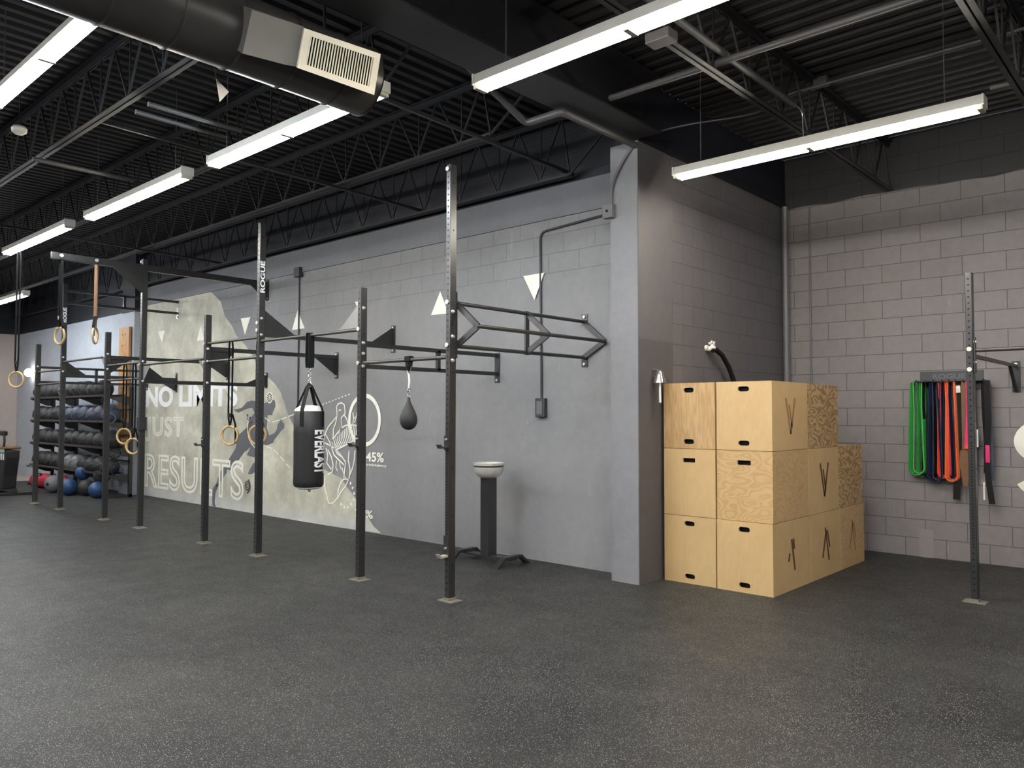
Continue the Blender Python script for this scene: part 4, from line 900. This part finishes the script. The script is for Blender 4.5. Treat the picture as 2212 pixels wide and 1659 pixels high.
for z in TZ:
    for y in (5.66, 5.95): wb(MB().bar((-19.33, y, z), (-15.09, y, z-.0), .03, .04), 'shelf_rail', 'rig', rk)
    wb(MB().bar((-19.33, 6.07, z+.22), (-15.09, 6.07, z+.22), .02, .03), 'back_rail', 'rig', rk)
rnd = random.Random(3)
cols = [('black', 'rubber'), ('slate blue', 'rubblue'), ('grey', 'greyb')]
protos = {}
def ball(x, y, z, r, mat, seam, label, cat='ball', group='exercise balls on the rack'):
    key = (mat, seam)
    if key not in protos:
        t = thing('medicine_ball', label, cat, (x, y, z), group)
        MB().ball((0, 0, 0), .178, 24).build('ball_shell', mat, t, sm=True)
        if seam: MB().torus((0, 0, 0), .178, .004, 32, 6, (.8, .3, .5), (-.3, 1, 0)).build('seam', 'greyb' if mat != 'greyb' else 'strap', t, sm=True)
        else: MB().cyl((0, -.172, 0), .03, .012, 16, 'y').build('valve', 'hole', t)
        protos[key] = t
    else:
        t = dup(protos[key]); t.location = (x, y, z); t['label'] = label; t['group'] = group
    t.scale = (r/.178,)*3; t.rotation_euler = (0, 0, rnd.uniform(-.6, .6))
    return t
SHN = ('top', 'second', 'third', 'lowest')
for s, z in enumerate(TZ):
    n = 10 if s == 0 else 11
    for k in range(n):
        x = -19.1+k*.38+rnd.uniform(-.01, .01)
        if s == 1: cm = ('slate blue', 'rubblue') if k > 3 else cols[0]
        elif s == 3: cm = ('grey', 'greyb') if k in (5, 6) else cols[0]
        elif s == 0: cm = cols[0] if k != 4 else cols[2]
        else: cm = cols[0]
        r = .172+rnd.uniform(-.006, .008)
        ball(x, 5.80, z+.03+math.sqrt(max(r*r-.145**2, .0004))+.0, r, cm[1], s in (1, 3), '%s ball on the %s shelf of the rack, %s from the left' % (cm[0], SHN[s], ordinal(k)))
def bagthing(x, y, z, sx, sy, sz, mat, label, rz=0.3, name='sandbag', cat='sandbag', handle=None):
    t = thing(name, label, cat, (x, y, z), 'bags on the floor under the rack', rz)
    m = MB(); m.ball((0, 0, 0), 1, 24)
    rr = random.Random(int(x*100)); 
    m.v = [(math.copysign(abs(p[0])**.7, p[0])*sx, math.copysign(abs(p[1])**.8, p[1])*sy, math.copysign(abs(p[2])**.75, p[2])*sz*(1+.12*math.sin(p[0]*6+p[1]*4))+sz) for p in m.v]
    m.build('bag_body', mat, t, sm=True)
    MB().tube([(-sx*.4, -sy*.5, sz*1.75), (-sx*.3, -sy*.6, sz*2.15), (sx*.3, -sy*.6, sz*2.15), (sx*.4, -sy*.5, sz*1.75)], 0, flat=(.04, .006, (0, 1, .3))).build('carry_handle', handle or 'strap', t)
    return t
bagthing(-18.35, 5.62, 0, .42, .17, .14, 'red', 'red canvas sandbag lying under the left half of the rack', .1)
bagthing(-17.45, 5.66, 0, .34, .16, .15, 'red', 'red and black sandbag under the middle of the rack', -.25)
bagthing(-18.95, 5.78, 0, .28, .14, .07, 'strap', 'flat black bag under the far left end of the rack', 0)
for i, (x, y, z, r, c, l) in enumerate([(-17.05, 5.42, .17, .17, 'greyb', 'grey vinyl ball on the floor against the red sandbag'), (-16.55, 5.50, .15, .15, 'blue', 'deep blue ball on the floor, first from the left of the blue ones'),
    (-16.22, 5.42, .155, .155, 'blue', 'deep blue ball on the floor, second of the blue ones, nearest the viewer'), (-15.92, 5.62, .15, .15, 'rubber', 'black ball on the floor between blue balls'), (-15.35, 5.60, .15, .15, 'blue', 'deep blue ball on the floor at the foot of the white pillar'),
    (-16.40, 5.72, .40, .14, 'blue', 'deep blue ball resting on top of the floor balls'), (-15.62, 5.78, .38, .15, 'rubber', 'black ball on top of the floor pile beside the pillar')]):
    ball(x, y, z, r, c, False, l, group='balls on the floor under the rack')
for k in range(5):
    o = MB().torus((-15.02, 5.62+.05*k, 1.78-.32*k), .09, .008, 20, 6, (.3, 1, 0), (0, 0, 1)).build('loop_band', ['dnavy', 'greyb', 'dnavy', 'strap', 'dnavy'][k], sm=True)
    tag(o, 'small dark loop band hung on the right end of the rack, %s from the top' % ordinal(k), 'loop band', 'small loop bands on the rack end')
t = thing('exercise_bike', 'black exercise machine cut off by the left edge of the photo', 'exercise machine', (-17.35, 4.72, 0))
MB().box((-.62, -.05, .05), (.40, .05, .10)).build('floor_rail', 'rig', t, bev=.01)
for x in (-.58, .36): MB().box((x-.04, -.30, 0), (x+.04, .30, .05)).build('foot', 'rig', t, bev=.01)
MB().prism([[(-.6, .1), (.05, .1), (.10, .35), (.22, .70), (.24, .84), (-.6, .84)]], lambda u, v, w: (u, -.12+w, v), .24).build('machine_body', 'rubber', t, bev=.02)
MB().box((-.6, -.15, .86), (.20, .15, .91)).build('console_shelf', 'brown', t, bev=.02)
MB().box((-.55, -.14, .80), (.18, -.125, .86)).build('towel', 'teal', t)
MB().tube([(.10, -.12, .90), (.14, -.12, 1.02), (.08, -.12, 1.20), (-.6, -.12, 1.20)], .022, 10).build('handle_frame', 'rig', t, sm=True)
MB().box((-.6, -.15, 1.12), (.12, -.06, 1.21)).build('handle_pad', 'leather', t, bev=.02)
for k in range(5): MB().box((-.35+.11*k, -.128, .66), (-.30+.11*k, -.121, .78)).build('vent_slot', 'vinylwhite', t)

bpy.context.view_layer.update()
